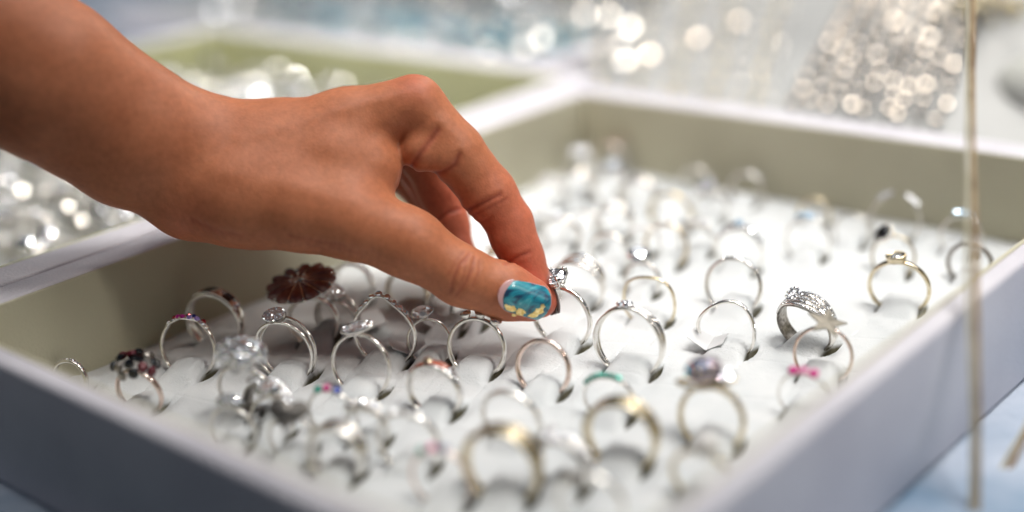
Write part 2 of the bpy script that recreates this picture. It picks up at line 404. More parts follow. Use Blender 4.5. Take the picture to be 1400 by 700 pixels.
def st_twist(r):
    r.bnd(w=.16, h=.12, th0=.75, th1=2*math.pi-.75, n=60)
    r.bnd('strand', w=.11, h=.11, th0=-.85, th1=.85, n=36, yf=lambda t: .20*math.cos(t*3.6)*math.cos(t*1.8), rf=lambda t: .02)
    r.bnd('strand', w=.11, h=.11, th0=-.85, th1=.85, n=36, yf=lambda t: -.20*math.cos(t*3.6)*math.cos(t*1.8), rf=lambda t: .05)
    cs = [M_paste, M_paste, M_red, M_red, M_navy, M_navy, M_paste]
    for k, m in enumerate(cs):
        t = -.66+k*.21; r.part('stone', [small_gem(od(t)*(r.R+.09)+np.array([0, .20*math.cos(t*3.6)*math.cos(t*1.8), 0]), od(t)+np.array([0, -.3, 0]), .10, 6)], m)
    for k, m in enumerate([M_red, M_violet, M_violet, M_lilac, M_lilac, M_red]):
        t = -.42+k*.2; r.part('stone', [small_gem(od(t)*(r.R+.12)+np.array([0, -.20*math.cos(t*3.6)*math.cos(t*1.8), 0]), od(t)+np.array([0, -.4, 0]), .115, 6)], m)
def st_square_set(r):
    r.bnd(w=.58, h=.16, wf=lambda t: .7+.3*gs(t, 1.2), hf=lambda t: 1+.5*gs(t, 1.))
    for k, m in enumerate([M_paste, M_black, M_paste, M_black, M_paste]):
        t = -.36+k*.36; x, y, z = basis(od(t))
        q = .19 if m is M_black else .13
        r.part('stone', [extrude([(q*.95, q*1.1), (-q*.95, q*1.1), (-q*.95, -q*1.1), (q*.95, -q*1.1)], .05, od(t)*(r.R+.095), od(t), dome=.03)], m)
    for s_ in (-1, 1): r.part('rim', [band(r.R+.115, .05, .06, yf=lambda t: s_*.26, th0=-.5, th1=1.1, n=24)], smooth=True)
def st_triple(r):
    for q, (a, b) in enumerate(((.26, .5), (-.26, -.5), (.0, .9))):
        r.bnd(w=.10, h=.11, yf=lambda t, a=a: a*math.cos(t*.5+a)*(1-.3*gs(t-.2, .6)), rf=lambda t, q=q: .03*q*gs(t, .8))
    sh = []
    for k in range(7):
        a = k*2*math.pi/6; rr = .0 if k == 6 else .16
        rr *= 1.35; c = np.array([-.06+rr*math.cos(a), rr*math.sin(a), r.R+.18])
        r.part('stone', [small_gem(c, (math.cos(a)*.25*(k < 6), math.sin(a)*.25*(k < 6), 1), .125, 8)], M_paste)
    pave(r, .35, 1.2, 10, .035, .06, yf=lambda t: .2)
def st_square_plain(r): r.bnd(w=.13, h=.10, rf=lambda t: .07*abs(math.sin(2*t))**2*1.0)
def st_big_square(r, m=None):
    r.bnd(w=.2, h=.13); c = np.array([0, 0, r.R+.36]); out = (.35, -.42, .83)
    r.prongs(c, .42, out, .3, 4, .05)
    r.part('stone', [gem(c, out, .52, 4, .45, .6, .55, rot=math.pi/4)], m or M_paste)
def st_pave_wave(r):
    f = lambda t: .05*math.sin(3*t); y_ = lambda t: .12*math.sin(1.6*t+.3)*math.cos(t/2)
    r.bnd(w=.17, h=.11, rf=f, yf=y_); pave(r, -.5, 1.75, 30, .04, .055, yf=y_, rf=f); 
def st_tiara(r):
    r.bnd(w=.12, h=.11)
    for k in range(9):
        t = -1.0+k*.25; hh = .12+.22*gs(t, .35); c = od(t)*(r.R+hh)
        r.part('stone', [small_gem(c, od(t)+np.array([0, -.5, 0]), .12+.08*gs(t, .3), 8)], M_blue if k == 4 else M_paste)
        r.part('setting', [tube([od(t)*r.R, c-od(t)*.03], .04, 6, up=(0, 1, .1))], M_dark, smooth=True)
def st_blue(r):
    r.bnd(w=.11, h=.10)
    for dx, q in ((-.28, .16), (0, .21), (.28, .16)):
        r.part('stone', [gem((dx-.1, -.02, r.R+.2-abs(dx)*.2), (dx*.5, -.5, 1), q, 8)], M_blue)
def st_leaf(r):
    r.bnd(w=.12, h=.10, th0=.32, th1=2*math.pi-.32)
    for s_ in (-1, 1):
        t = s_*.55; x, y, z = basis(od(t)+np.array([0, -.45, 0]))
        pl = [(.42*math.cos(a), .19*math.sin(a)*(1-.35*math.cos(a)*s_)) for a in np.linspace(0, 2*math.pi, 20, endpoint=False)]
        c = od(t)*(r.R+.03)
        r.part('leaf', [extrude(pl, .07, c, z, dome=.03)], M_dark)
        r.part('pave_stones', [small_gem(c+x*(-.3+.6*i/7)+y*(j*.085)+z*.1, z, .04, 6) for i in range(8) for j in (-1, 0, 1)], M_paste, kind='stuff')
def st_black_halo(r):
    r.bnd(w=.11, h=.10); c = np.array([-.35, -.1, r.R+.10]); out = np.array([-.35, -.75, .55]); x, y, z = basis(out)
    r.part('head', [lathe([(.1, -.1), (.43, -.03), (.45, .03), (.36, .06)], c, out, 24, .95)], smooth=True)
    r.part('stone', [lathe([(.33, 0), (.32, .08), (.25, .15), (.12, .18), (.001, .185)], c+z*.04, out, 24, 1.0)], M_black, smooth=True)
    r.part('pave_stones', [small_gem(c+z*.08+x*.40*math.cos(a)+y*.39*math.sin(a), z, .042, 6) for a in np.linspace(0, 2*math.pi, 22, endpoint=False)], M_paste, kind='stuff')
def st_bezel(r):
    r.bnd(w=.22, h=.14, wf=lambda t: .8+.35*gs(t, .8)); c = np.array([0, 0, r.R+.15])
    r.part('bezel', [lathe([(.22, -.18), (.36, -.12), (.40, .12), (.36, .16), (.27, .09), (.26, .05)], c, (0, 0, 1), 28, .9)], smooth=True)
    r.part('stone', [gem(c+np.array([0, 0, .07]), (0, 0, 1), .25, 10)], M_diamond)
def st_star(r):
    r.bnd(w=.14, h=.11); pl = []
    for k in range(10):
        a = math.pi/2+k*math.pi/5+.25; q = .72 if k % 2 == 0 else .31; pl.append((q*math.cos(a), q*math.sin(a)))
    r.part('star', [extrude(pl, .07, (.02, -.05, r.R+.16), (.25, -.45, .85), dome=.05)], M_star)
def st_multirow(r):
    r.part('inner_shell', [band(r.R-.03, 1.0, .10, wf=lambda t: .62+.38*gs(t-.15, 1.0), rf=lambda t: -.02)], M_dark, smooth=True)
    for k in range(5):
        q = -.34+.17*k; yf = lambda t, q=q: q*(.55+.6*gs(t-.15, .9)); rf = lambda t, q=q: -.25*q*q
        r.bnd(w=.11, h=.10, yf=yf, rf=rf); pave(r, -1.2, 1.5, 30, .045, .055, yf=yf, rf=rf)
    c = np.array([-.35, -.05, r.R+.18]); x, y, z = basis((-.3, -.35, .9))
    r.part('stone', [gem(c+z*.05, z, .15, 8)], M_diamond)
    for k in range(9):
        a = 2*math.pi*k/9; r.part('stone', [small_gem(c+x*.25*math.cos(a)+y*.25*math.sin(a), z+x*math.cos(a)*.3, .085, 8)], M_paste)
def st_pinks(r):
    r.bnd(w=.09, h=.09)
    for dx, q in ((-.34, .17), (.34, .17)): r.part('stone', [gem((dx, 0, r.R+.1), (0, -.5, 1), q, 8)], M_pink)
    r.part('stone', [gem((0, 0, r.R+.15), (0, -.5, 1), .17, 8)], M_rosep)
def st_rust(r):
    r.bnd(w=.42, h=.15, wf=lambda t: .8+.3*gs(t, 1.2))
    r.part('enamel', [band(r.R+.06, .36, .11, th0=-.75, th1=.75, n=30)], M_rust, smooth=True)
    r.part('stone', [small_gem((0, 0, r.R+.12), (0, -.3, 1), .2, 8)], M_goldbead)
    pave(r, .8, 1.7, 8, .07, .07)
def st_crystal_cluster(r):
    r.bnd(w=.2, h=.12); c = np.array([0, 0, r.R+.45])
    for k in range(26):
        u = (k+.5)/26; ph = math.acos(1-1.25*u); th = k*2.4
        d = np.array([math.sin(ph)*math.cos(th), math.sin(ph)*math.sin(th), math.cos(ph)])
        r.part('stone', [gem(c+d*np.array([.85, .75, .5]), d+np.array([.01, .02, 0]), .26, 6, asp=.6)], M_diamond if k % 2 else M_paste)
    r.part('setting', [sphere(c, .5, 14, 9, (1.2, 1.1, .7))], smooth=True)
def st_drop(r):
    r.bnd(w=.12, h=.1); r.part('stone', [gem((0, -.1, r.R+.3), (0, -.6, 1), .48, 8, asp=.7)], M_diamond)
def st_heart(r):
    r.bnd(w=.16, h=.11); pl = []
    for k in range(28):
        t = 2*math.pi*k/28; pl.append((.045*(16*math.sin(t)**3), .045*(13*math.cos(t)-5*math.cos(2*t)-2*math.cos(3*t)-math.cos(4*t))*.8))
    r.part('heart', [extrude(pl, .12, (0, -.1, r.R+.12), (0, -.65, .8), dome=.06)], M_dark)
def st_trio(r):
    r.bnd(w=.11, h=.1)
    for t, m in ((-.38, M_green), (-.02, M_pink), (.38, M_navy)): r.part('stone', [small_gem(od(t)*(r.R+.12), od(t)+np.array([0, -.5, 0]), .155, 8)], m)
def st_emeralds(r):
    r.bnd(w=.14, h=.1)
    for k in range(8):
        t = -.75+k*.19; r.part('stone', [small_gem(od(t)*(r.R+.1), od(t)+np.array([0, -.4, 0]), .125, 4)], M_green)
def st_wide(r):
    r.bnd(w=.85, h=.16, wf=lambda t: .6+.4*gs(t, 1.3))
    for k in range(5): r.part('ridge', [band(r.R+.09, .07, .07, yf=lambda t, k=k: (-.26+.13*k)*(.7+.3*gs(t, 1)), th0=-1.5, th1=1.5, n=40)], smooth=True)
def st_wide_warm(r):
    r.metal = M_warm; st_wide(r)
def st_ab(r):
    r.bnd(w=.3, h=.15, wf=lambda t: .7+.5*gs(t, 1)); c = np.array([-.05, 0, r.R+.55]); 
    r.prongs(c, .48, (0, -.2, 1), .5, 6, .06); r.part('stone', [gem(c, (.1, -.45, .85), .62, 6, .5, .7, .5)], M_ab)
    r.part('stone', [gem(c+np.array([.62, .1, -.3]), (.2, -.55, .8), .35, 6)], M_paste)
    r.part('gallery', [tube([np.array([1.0*math.cos(a), .35*math.sin(a), r.R+.1+.1*math.cos(2*a)]) for a in np.linspace(0, 2*math.pi, 24, endpoint=False)], .07, 8, closed=True)], smooth=True)
def st_pearl(r):
    r.bnd(w=.24, h=.13); c = np.array([.35, -.1, r.R+.28])
    r.part('cup', [lathe([(.05, -.3), (.25, -.25), (.33, -.08)], c, (.2, 0, 1), 18)], smooth=True)
    r.part('pearl', [sphere(c, .40, 24, 16)], M_pearl, smooth=True)
def st_dark_cluster(r):
    r.metal = M_rose; r.bnd(w=.2, h=.12)
    for k in range(17):
        u = (k+.5)/17; ph = math.acos(1-1.1*u); th = k*2.4
        d = np.array([math.sin(ph)*math.cos(th), math.sin(ph)*math.sin(th), math.cos(ph)]); 
        r.part('stone', [small_gem(np.array([0, 0, r.R+.2])+d*np.array([.8, .7, .42]), d+np.array([.01, .02, 0]), .2, 7)], (M_black, M_garnet, M_black, M_dark)[k % 4])
def st_double(r):
    for q in (-.26, 0, .26): r.bnd(w=.13, h=.12, yf=lambda t, q=q: q*(1+.2*math.cos(t)), rf=lambda t, q=q: .05*math.sin(2*t+q*6))
    for q in (-.26, .26): r.part('stone', [gem((.0, q, r.R+.12), (0, 0, 1), .13, 8)], M_paste)

RING_AZ = math.radians(17)
rings_xy = []                  # x, y, azimuth, radius of every ring in the front tray, for the slits of the pad
def ring(label, cx, cy, W, style, metal=None, sink=.36, daz=None, cat='ring', group='rings standing in the front tray', tilt=None, **kw):
    R = 1.0
    for _ in range(4):
        p, t = on(cx, cy, R-sink)
        va = math.atan2(p[1], p[0]); az = RING_AZ+math.radians((700-cx)/700*9 if daz is None else daz)
        R = W*t/FPX/2/max(.6, math.cos(va-az))
    R = min(R, 1.35)
    p, t = on(cx, cy, R-sink)
    p = np.array([min(max(p[0], X0+.5), X1-.5), min(max(p[1], Y0+.8), Y1-.8)])
    az += math.radians(random.uniform(-4, 4)) if daz is None else 0
    tl = random.uniform(-.24, .14) if tilt is None else tilt
    o = empty('ring', (p[0], p[1], 0), az-math.pi/2, label, cat, group, rx=tl, ry=random.uniform(-.26, .10) if style is not st_solitaire else -.05)     # local y runs along the finger axis
    style(Ring(o, R-.06, R-sink, metal or M_silver), **kw)
    rings_xy.append((p[0], p[1], az, R)); return o

L = ring
L('twisted silver ring with red, magenta and lilac stones, leftmost sharp ring near the left wall', 255, 478, 74, st_twist)
L('broad silver band with square black and white stones against the left wall', 297, 440, 74, st_square_set)
L('split double band silver ring with oval pave head left of the chevron ring', 397, 480, 80, st_split_oval)
L('large dark red enamel flower ring with silver beads under the hand', 434, 440, 70, st_flower, daz=14, sink=.3)
L('thin silver ring just right of the red flower ring, under the wrist', 482, 390, 56, st_sparkle)
L('silver ring with flat textured oval disc in front of the chevron ring', 492, 502, 82, st_oval_disc)
L('chevron shaped silver ring with a row of round clear stones', 527, 458, 84, st_chevron)
L('silver ring with three bezel set stones directly below the thumb', 649, 478, 78, st_three)
L('slightly blurred plain thin band in front of the held diamond ring', 744, 506, 76, st_plain, metal=M_rose)
L('diamond solitaire ring with pave shoulders held between thumb and index finger', 770, 433, 80, st_solitaire, sink=.25, daz=-8)
L('silver ring of three interlaced bands right behind the diamond solitaire', 789, 388, 72, st_double, metal=M_silver)
L('wide crossover ring of three thin strands with a small stone cluster, mid pad', 862, 470, 96, st_triple)
L('plain thin squarish silver ring behind the three strand crossover ring', 889, 412, 72, st_square_plain, metal=M_warm)
L('ring with large square clear crystal behind the plain squarish ring', 880, 385, 50, st_big_square)
L('thin wavy pave silver band in front of a plain band right of centre', 999, 450, 80, st_pave_wave)
L('polished silver band with faint sparkle behind the wavy pave band', 1007, 394, 78, st_sparkle, metal=M_silver)
L('tiara shaped ring with pale blue centre stone, third back in the right centre column', 1011, 345, 66, st_tiara)
L('fine ring with pale blue stones in front of the small gilt ring', 1105, 330, 62, st_blue)
L('small gilt blurred ring against the back wall behind the pale blue ring', 1116, 292, 44, st_plain, metal=M_warm)
L('open ring ending in two pave leaves near the back right wall', 1221, 300, 68, st_leaf)
L('ring with black round cabochon and clear halo left of the bezel ring', 1222, 352, 60, st_black_halo, metal=M_warm)
L('pale gold ring with round clear stone in a deep bezel near right wall', 1233, 392, 82, st_bezel, metal=M_warm)
L('fine silver ring with a clear stone behind the brown raffia cord', 1312, 325, 60, st_blue)
L('dark band half hidden by the right wall beside the raffia cord', 1330, 362, 62, st_plain, metal=M_dark)
L('broad five row pave ring with round stone cluster behind the star ring', 1110, 440, 76, st_multirow, daz=-20, tilt=.25)
L('ring topped by a flat pale gold five pointed star', 1123, 487, 80, st_star, metal=M_rose)
L('thin ring with bright pink stones in front of the star ring', 1100, 542, 74, st_pinks)
L('blurred pale gold ring in the back row, left of the tiara ring', 920, 292, 60, st_plain, metal=M_warm, w=.2)
L('blurred gilt ring standing just in front of the back row gold ring', 910, 338, 62, st_sparkle, metal=M_warm)
L('rosy topped ring standing deep in the far corner of the front tray', 838, 222, 48, st_rust)
L('blurred ring with tall clear crystal below the far corner', 835, 262, 50, st_big_square)
L('blurred broad silver ring left below the far corner', 790, 255, 46, st_wide)
L('blurred silver ring near the left wall right of the index finger', 752, 268, 44, st_three)
L('blurred thin silver ring two rows behind the interlaced bands', 800, 318, 56, st_square_plain)
L('blurred silver sparkle ring between index finger and back gilt rings', 842, 306, 54, st_double)
L('blurred silver ring right behind the three interlaced bands', 835, 348, 56, st_plain)
L('faint blurred silver ring at the foot of the back wall', 1018, 262, 50, st_sparkle)
L('faint blurred thin ring by the back wall between gold and faint sparkle rings', 955, 250, 44, st_plain)
L('blurred broad ring with rust red enamel top and clear studs', 598, 535, 74, st_rust)
L('large blurred cluster of clear crystals in the left foreground', 338, 535, 76, st_crystal_cluster)
L('blurred ring with clear drop stone by the front wall, below the crystal cluster', 318, 588, 60, st_drop)
L('blurred ring with dark grey heart by the front wall', 400, 600, 64, st_heart)
L('blurred thin ring set with one green, one pink and one blue stone', 458, 568, 70, st_trio)
L('very blurred plain silver ring in front of the rust topped ring', 563, 605, 84, st_sparkle)
L('blurred thin silver ring between the plain band and the big warm ring', 706, 572, 82, st_plain)
L('big heavily blurred warm metal ridged ring in the front corner of the tray', 690, 640, 104, st_wide_warm)
L('thin ring with a row of emerald green stones in front of the crossover ring', 838, 545, 72, st_emeralds)
L('blurred wide ridged silver ring with brownish inside, in front of the emerald ring', 850, 598, 98, st_wide, metal=M_warm)
L('ring carrying a large pink and blue flashing crystal in front of the wavy band', 977, 575, 92, st_ab, metal=M_warm)
L('blurred ring with round white pearl in the right foreground', 962, 650, 84, st_pearl, metal=M_warm)
L('ring with dark red and black stone cluster in the left corner of the tray', 190, 535, 60, st_dark_cluster)
L('sparkling silver ring low behind the front wall in the extreme left corner', 96, 520, 46, st_sparkle)
L('pale gold ring in shade under the wrist behind the chevron ring', 560, 402, 60, st_plain, metal=M_warm)
L('silver ring in shade just behind the three bezel ring', 612, 428, 62, st_sparkle)
L('faint plain ring at the bottom edge of the picture', 812, 690, 92, st_plain)
L('gilt ring in the shade under the thumb base', 690, 372, 56, st_three, metal=M_warm)

L('blurred five row pave band behind the left wall crystal cluster', 366, 556, 62, st_multirow)
L('blurred clear drop ring between the crystal cluster and the trio stone ring', 372, 575, 58, st_drop)
L('blurred small crystal cluster ring low in front of the oval disc ring', 505, 585, 58, st_three)
L('blurred wide ridged silver ring by the front wall left of centre', 462, 622, 74, st_wide)
L('silver ring with pave oval head in shade between flower ring and chevron ring', 462, 432, 58, st_split_oval)
L('thin silver ring with crystal just left of the three bezel ring', 590, 470, 62, st_drop)
L('silver ring with square crystal in shade behind the three bezel ring', 645, 425, 52, st_big_square)
L('blurred silver triple band ring in the far row left of the pale gold ring', 872, 272, 52, st_double)
L('blurred solitaire ring in the far row next to the back wall centre', 972, 285, 48, st_solitaire)
L('blurred ring with small heart between the back gilt rings and tiara ring', 955, 330, 50, st_three)
L('blurred small silver band right of the pale blue stone ring', 1165, 318, 50, st_square_plain)
L('blurred silver cluster ring behind the index finger tip', 768, 322, 54, st_triple)
L('blurred silver oval head ring left of the far corner ring', 798, 232, 42, st_split_oval)
L('blurred pave ring at the far left corner beneath the index knuckle', 720, 300, 46, st_multirow)
L('blurred wavy ring immediately behind the large square crystal', 880, 335, 54, st_pave_wave)
L('blurred stud ring in front of the emerald ring near the front corner', 770, 640, 80, st_multirow)
L('blurred fine ring at the front wall left of the big warm ring', 610, 655, 84, st_trio, metal=M_rose)
# folded paper price tags lying between rings
for (px, py, rot, lb) in ((957, 466, .3, 'white folded paper tag beside the wavy pave ring'), (545, 478, 1.1, 'white folded paper tag behind the textured oval disc ring'),
                          (590, 440, .5, 'white folded paper tag in the shade under the thumb'), (508, 440, -.4, 'white folded paper tag behind the chevron ring')):
    p, t = on(px, py, .25); o = empty('price_tag', (p[0], p[1], .12), rot, lb, 'tag', 'paper tags on the pad')
    put('paper_leaf', G().add([(-.5, -.35, 0), (.5, -.4, .1), (.45, .3, .5), (-.45, .35, .42), (-.5, -.35, .02), (.5, -.4, .12), (.45, .3, .52), (-.45, .35, .44)],
        [(0, 3, 2, 1), (4, 5, 6, 7), (0, 1, 5, 4), (1, 2, 6, 5), (2, 3, 7, 6), (3, 0, 4, 7)]), M_tag, o)
    put('paper_leaf', G().add([(-.5, -.36, 0), (.5, -.41, .1), (.3, -1.0, .42), (-.4, -.95, .3), (-.5, -.36, .02), (.5, -.41, .12), (.3, -1.0, .44), (-.4, -.95, .32)],
        [(0, 1, 2, 3), (4, 7, 6, 5), (0, 4, 5, 1), (1, 5, 6, 2), (2, 6, 7, 3), (3, 7, 4, 0)]), M_tag, o)

# ---------------------------------------------------------------- velvet pad with slits and raised tongues
def pad(parent, cx, cy, zb, x0, x1, y0, y1, step, slits):
    nx_ = int((x1-x0)/step)+1; ny_ = int((y1-y0)/step)+1
    xs = np.linspace(x0, x1, nx_); ys = np.linspace(y0, y1, ny_)
    X, Y = np.meshgrid(xs, ys, indexing='ij')
    Z = .035*np.sin(X*.9+.4*np.sin(Y*.6))*np.cos(Y*.7)+.02*np.sin(X*2.3+Y*1.1)
    SL = np.zeros_like(Z)
    tq = -X*math.sin(RING_AZ)+Y*math.cos(RING_AZ)+.12*np.sin(X*.8)+.05*np.sin(X*3.1+Y); sq = X*math.cos(RING_AZ)+Y*math.sin(RING_AZ)+.1*np.sin(Y*.9)
    Z -= .05*np.exp(-(((sq+.9) % 2.9-1.45)/.07)**2)*(.5+.5*np.sin(Y*.8+X*.4))
    for (px, py, az, R) in slits:
        if R <= 0: continue
        i0, i1 = np.searchsorted(xs, [px-2.2, px+2.2]); j0, j1 = np.searchsorted(ys, [py-2.2, py+2.2])
        x = X[i0:i1, j0:j1]-px; y = Y[i0:i1, j0:j1]-py
        s = x*math.cos(az)+y*math.sin(az); t = -x*math.sin(az)+y*math.cos(az)
        tw = R*.64; L2 = .88
        e = np.clip(1-(s/1.25)**2, 0, 1)
        z = Z[i0:i1, j0:j1]
        z += .40*e**1.3*np.clip(1-(np.abs(t)/tw)**4, 0, 1)*(np.abs(t) < tw)
        z -= .12*np.exp(-(s/1.0)**2-((np.abs(t)-tw-.2)/.28)**2)
        lens = np.clip(1-(s/L2)**2, 0, 1)*.13
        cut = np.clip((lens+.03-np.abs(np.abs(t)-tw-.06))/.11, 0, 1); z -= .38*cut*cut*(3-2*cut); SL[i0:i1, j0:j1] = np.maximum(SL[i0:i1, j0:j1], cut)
        Z[i0:i1, j0:j1] = z
    V = np.stack([X-cx, Y-cy, Z-zb], -1).reshape(-1, 3)
    ii = (np.arange(nx_-1)[:, None]*ny_+np.arange(ny_-1)[None]).ravel()
    F = np.stack([ii, ii+ny_, ii+ny_+1, ii+1], 1)
    me = bpy.data.meshes.new('velvet_pad'); me.vertices.add(len(V)); me.vertices.foreach_set('co', (V*S).ravel())
    me.loops.add(F.size); me.loops.foreach_set('vertex_index', F.ravel().astype(np.int32))
    me.polygons.add(len(F)); me.polygons.foreach_set('loop_start', np.arange(0, F.size, 4, dtype=np.int32))
    me.materials.append(M_vel); me.materials.append(M_foam)
    me.polygons.foreach_set('use_smooth', np.ones(len(F), bool)); me.update(calc_edges=True); me.validate()
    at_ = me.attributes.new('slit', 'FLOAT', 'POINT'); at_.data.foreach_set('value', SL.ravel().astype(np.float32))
    o = bpy.data.objects.new('velvet_pad', me); col.objects.link(o); o.parent = parent
    return o
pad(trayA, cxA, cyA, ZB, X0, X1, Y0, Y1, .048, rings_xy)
pad(trayB, cxB, cyB, ZB, BX0, BX1, BY0, BY1, .3, [])
bpy.data.objects['velvet_pad.001'].data.materials[0] = noise_col(mat('grey_velvet', (.3, .3, .28), .9), (.20, .195, .17), (.42, .42, .40), 60)

# ================================================================ CROWDED RINGS IN THE SECOND TRAY
protos = []
for k, stl in enumerate((st_big_square, st_split_oval, st_three, st_wide, st_solitaire, st_drop)):
    o = empty('ring', (0, 0, 0), 0, 'x', 'ring', 'crowded rings in the second tray'); stl(Ring(o, 1.05, .8, M_silver)); protos.append(o)
dl = ['silver ring with a square crystal among the crowded rings of the second tray', 'silver ring with an oval sparkling head among the crowded rings of the second tray',
      'silver ring with three stones among the crowded rings of the second tray', 'broad ridged silver ring among the crowded rings of the second tray',
      'silver solitaire ring among the crowded rings of the second tray', 'silver ring with a clear drop among the crowded rings of the second tray']
used = [False]*6
def seen(x, y, z):
    c = RC.T @ (np.array([x, y, z])-np.array([0, 0, HC])); px, py = 700+FPX*c[0]/-c[2], 350-FPX*c[1]/-c[2]
    if not (-70 < px < 1470 and -60 < py < 760): return False
    top = np.interp(px, [110, 180, 250, 300, 400, 565, 650], [0, 45, 110, 137, 142, 104, 180]); bot = np.interp(px, [0, 50, 100, 150, 190, 230], [198, 228, 255, 285, 315, 330])
    return py < top+75 or (px < 260 and py > bot-80)
for iy in range(15):
    n = 0
    for ix in range(16):
        x = BX0+1.3+ix*2.2+random.uniform(-.3, .3); y = BY0+1.4+iy*2.0+random.uniform(-.3, .3)
        if x > BX1-1.0 or y > BY1-1 or not seen(x, y, 1.5): continue
        j = random.choice((0, 0, 1, 2, 3, 4, 5)); n += 1
        if used[j]: o = copy_tree(protos[j])
        else: o = protos[j]; used[j] = True
        o.location = Vector((x, y, random.uniform(-.2, .3)))*S; o.rotation_euler = (random.uniform(-.7, .7), random.uniform(-.4, .4), math.radians(random.uniform(-130, 0)))
        o['label'] = dl[j].replace('among the crowded rings of the second tray', 'in the second tray, %s row, %s along' % (ORD[iy], ORD[n-1]))

# ================================================================ BACKGROUND DISPLAYS
# white ramp with strands behind the front tray
RX0, RX1, RS, RZ = 59.6, 84.0, .36, 1.0
rz = lambda x: RZ+(x-RX0)*RS
rmp = empty('display_ramp', (RX0, 30, -1), 0, 'white sloping display ramp behind the front tray carrying chains and disc strands', 'display ramp')
o = put('ramp_body', G().add([(0, -45, 0), (0, 20, 0), (RX1-RX0, 20, 0), (RX1-RX0, -45, 0), (0, -45, RZ+1), (0, 20, RZ+1), (RX1-RX0, 20, rz(RX1)+1), (RX1-RX0, -45, rz(RX1)+1)],
    [(0, 3, 2, 1)[::-1], (4, 5, 6, 7)[::-1], (0, 1, 5, 4)[::-1], (1, 2, 6, 5)[::-1], (2, 3, 7, 6)[::-1], (3, 0, 4, 7)[::-1]]), M_white, rmp); bevel(o, .3)
def on_ramp(px, py, lift=0):
    r = RC @ np.array([(px-700)/FPX, (350-py)/FPX, -1.0]); t = (HC-RZ-lift+RS*RX0)/(RS*r[0]-r[2]); return r*t+np.array([0, 0, HC])
nrm = np.array([-RS, 0, 1])/math.hypot(RS, 1)
# disc strands
tops = [(1182+22*k, -34) for k in range(9)]
bots = [(1082+24.5*k, 148+3*k) for k in range(9)]
for k, (a, b) in enumerate(zip(bots, tops)):
    if k == 5: pass
    A = on_ramp(*a, .12); B = on_ramp(*b, .12); n = 12
    o = empty('disc_strand', A, 0, 'strand of round champagne polished discs, %s from the left on the white ramp' % ('first', 'second', 'third', 'fourth', 'fifth', 'sixth', 'seventh', 'eighth', 'ninth')[k], 'bracelet', 'disc strands on the ramp')
    put('strap', G().add(*tube([(0, 0, 0), tuple(B-A)], (.52), 8, flat=.16, up=(0, 1, .2))), M_strap, o, True)
    for i in range(n):
        c = (B-A)*(i+.5*(k % 2)*.6+.3)/n
        w_ = A+c; a_ = np.array([0, 0, HC])-w_; b_2 = np.array([107, 51, 62])-w_; d = a_/np.linalg.norm(a_)+b_2/np.linalg.norm(b_2)+np.random.normal(0, .04, 3)
        c = c+np.random.normal(0, .10, 3)*np.array([1, 1, .2])
        put('disc', G().add(*lathe([(.0, -.04), (.24, -.04), (.29, 0), (.26, .03), (.15, .13), (.0, .131)], c+nrm*.12, d, 16)), M_disc, o, False)
# fine silver chains further left
for k in range(17):
    a = (772+k*17+random.uniform(-4, 4), 122+k*1.6); b = (a[0]+12+k*2.2, -40)
    A = on_ramp(a[0], min(a[1], 150), .1); B = on_ramp(*b, .1); pts = []; n = 60
    for i in range(n): pts.append((B-A)*i/(n-1)+np.array([0, .12*math.sin(i*.35+k), .05*math.sin(i*2.1)]))
    o = link('silver_chain', *tube(pts, [.09+.07*(i % 2) for i in range(n)], 6), (M_silver if k % 3 else M_warm))
    o.location = Vector(A)*S
    tag(o, 'fine chain laid up the white ramp, %s from the left' % ORD[k], 'chain', 'fine chains on the ramp')
PEN = ((833, 22, .5), (862, 38, .55), (848, 62, .5), (888, 75, .55), (855, 84, .45), (741, 52, .5), (716, 62, .5), (955, 52, .45), (800, 20, .4), (812, 66, .4), (780, 84, .35), (1010, 30, .4))
for k, (px, py, q) in enumerate(PEN):
    A = on_ramp(px, py, .3)
    a_ = np.array([0, 0, HC])-A; b_2 = np.array([107, 51, 62])-A; d = a_/np.linalg.norm(a_)+b_2/np.linalg.norm(b_2)+np.random.normal(0, .05, 3)
    o = link('pendant', *lathe([(.0, -.04), (q, -.04), (q*1.05, 0), (q, .02), (q*.36, .1), (.0, .101)], (0, 0, 0), d, 20), M_disc if k % 4 == 3 else M_silver)
    o.location = Vector(A)*S
    tag(o, 'round polished pendant on the white ramp chains, %s from the left' % ORD[sorted(PEN).index((px, py, q))], 'pendant', 'round pendants on the ramp')
PB = ((284, 66, 1.5, .5), (272, 88, 1.5, .4), (383, 92, 1.8, .55), (376, 86, 1.8, .4), (402, 118, 1.5, .45), (350, 112, 1.5, .5), (322, 134, 1.2, .4), (470, 112, 1.5, .45), (268, 112, 1.2, .4), (614, 120, 1.5, .4),
      (30, 262, 1.5, .3), (66, 262, 1.5, .35), (94, 284, 1.5, .25), (62, 298, 1.2, .2), (6, 280, 1.2, .25), (112, 302, 1.0, .3), (40, 322, 1.0, .2), (132, 290, 1.4, .2), (16, 232, 1.5, .3))
for k, (px, py, zz, q) in enumerate(PB):
    A, _ = on(px, py, zz); a_ = np.array([0, 0, HC])-A; b_2 = np.array([86, 84, 92] if px > 200 else [84, 40, 110])-A; d = a_/np.linalg.norm(a_)+b_2/np.linalg.norm(b_2)+np.random.normal(0, .03, 3)
    o = link('pendant', *lathe([(.0, -.04), (q, -.04), (q*1.05, 0), (q, .02), (q*.55, .1), (.0, .101)], (0, 0, 0), d, 20), M_silver); o.location = Vector(A)*S
    tag(o, 'round polished pendant lying on the crowded rings of the second tray, %s from the left' % ORD[sorted(PB).index(PB[k])], 'pendant', 'pendants in the second tray')
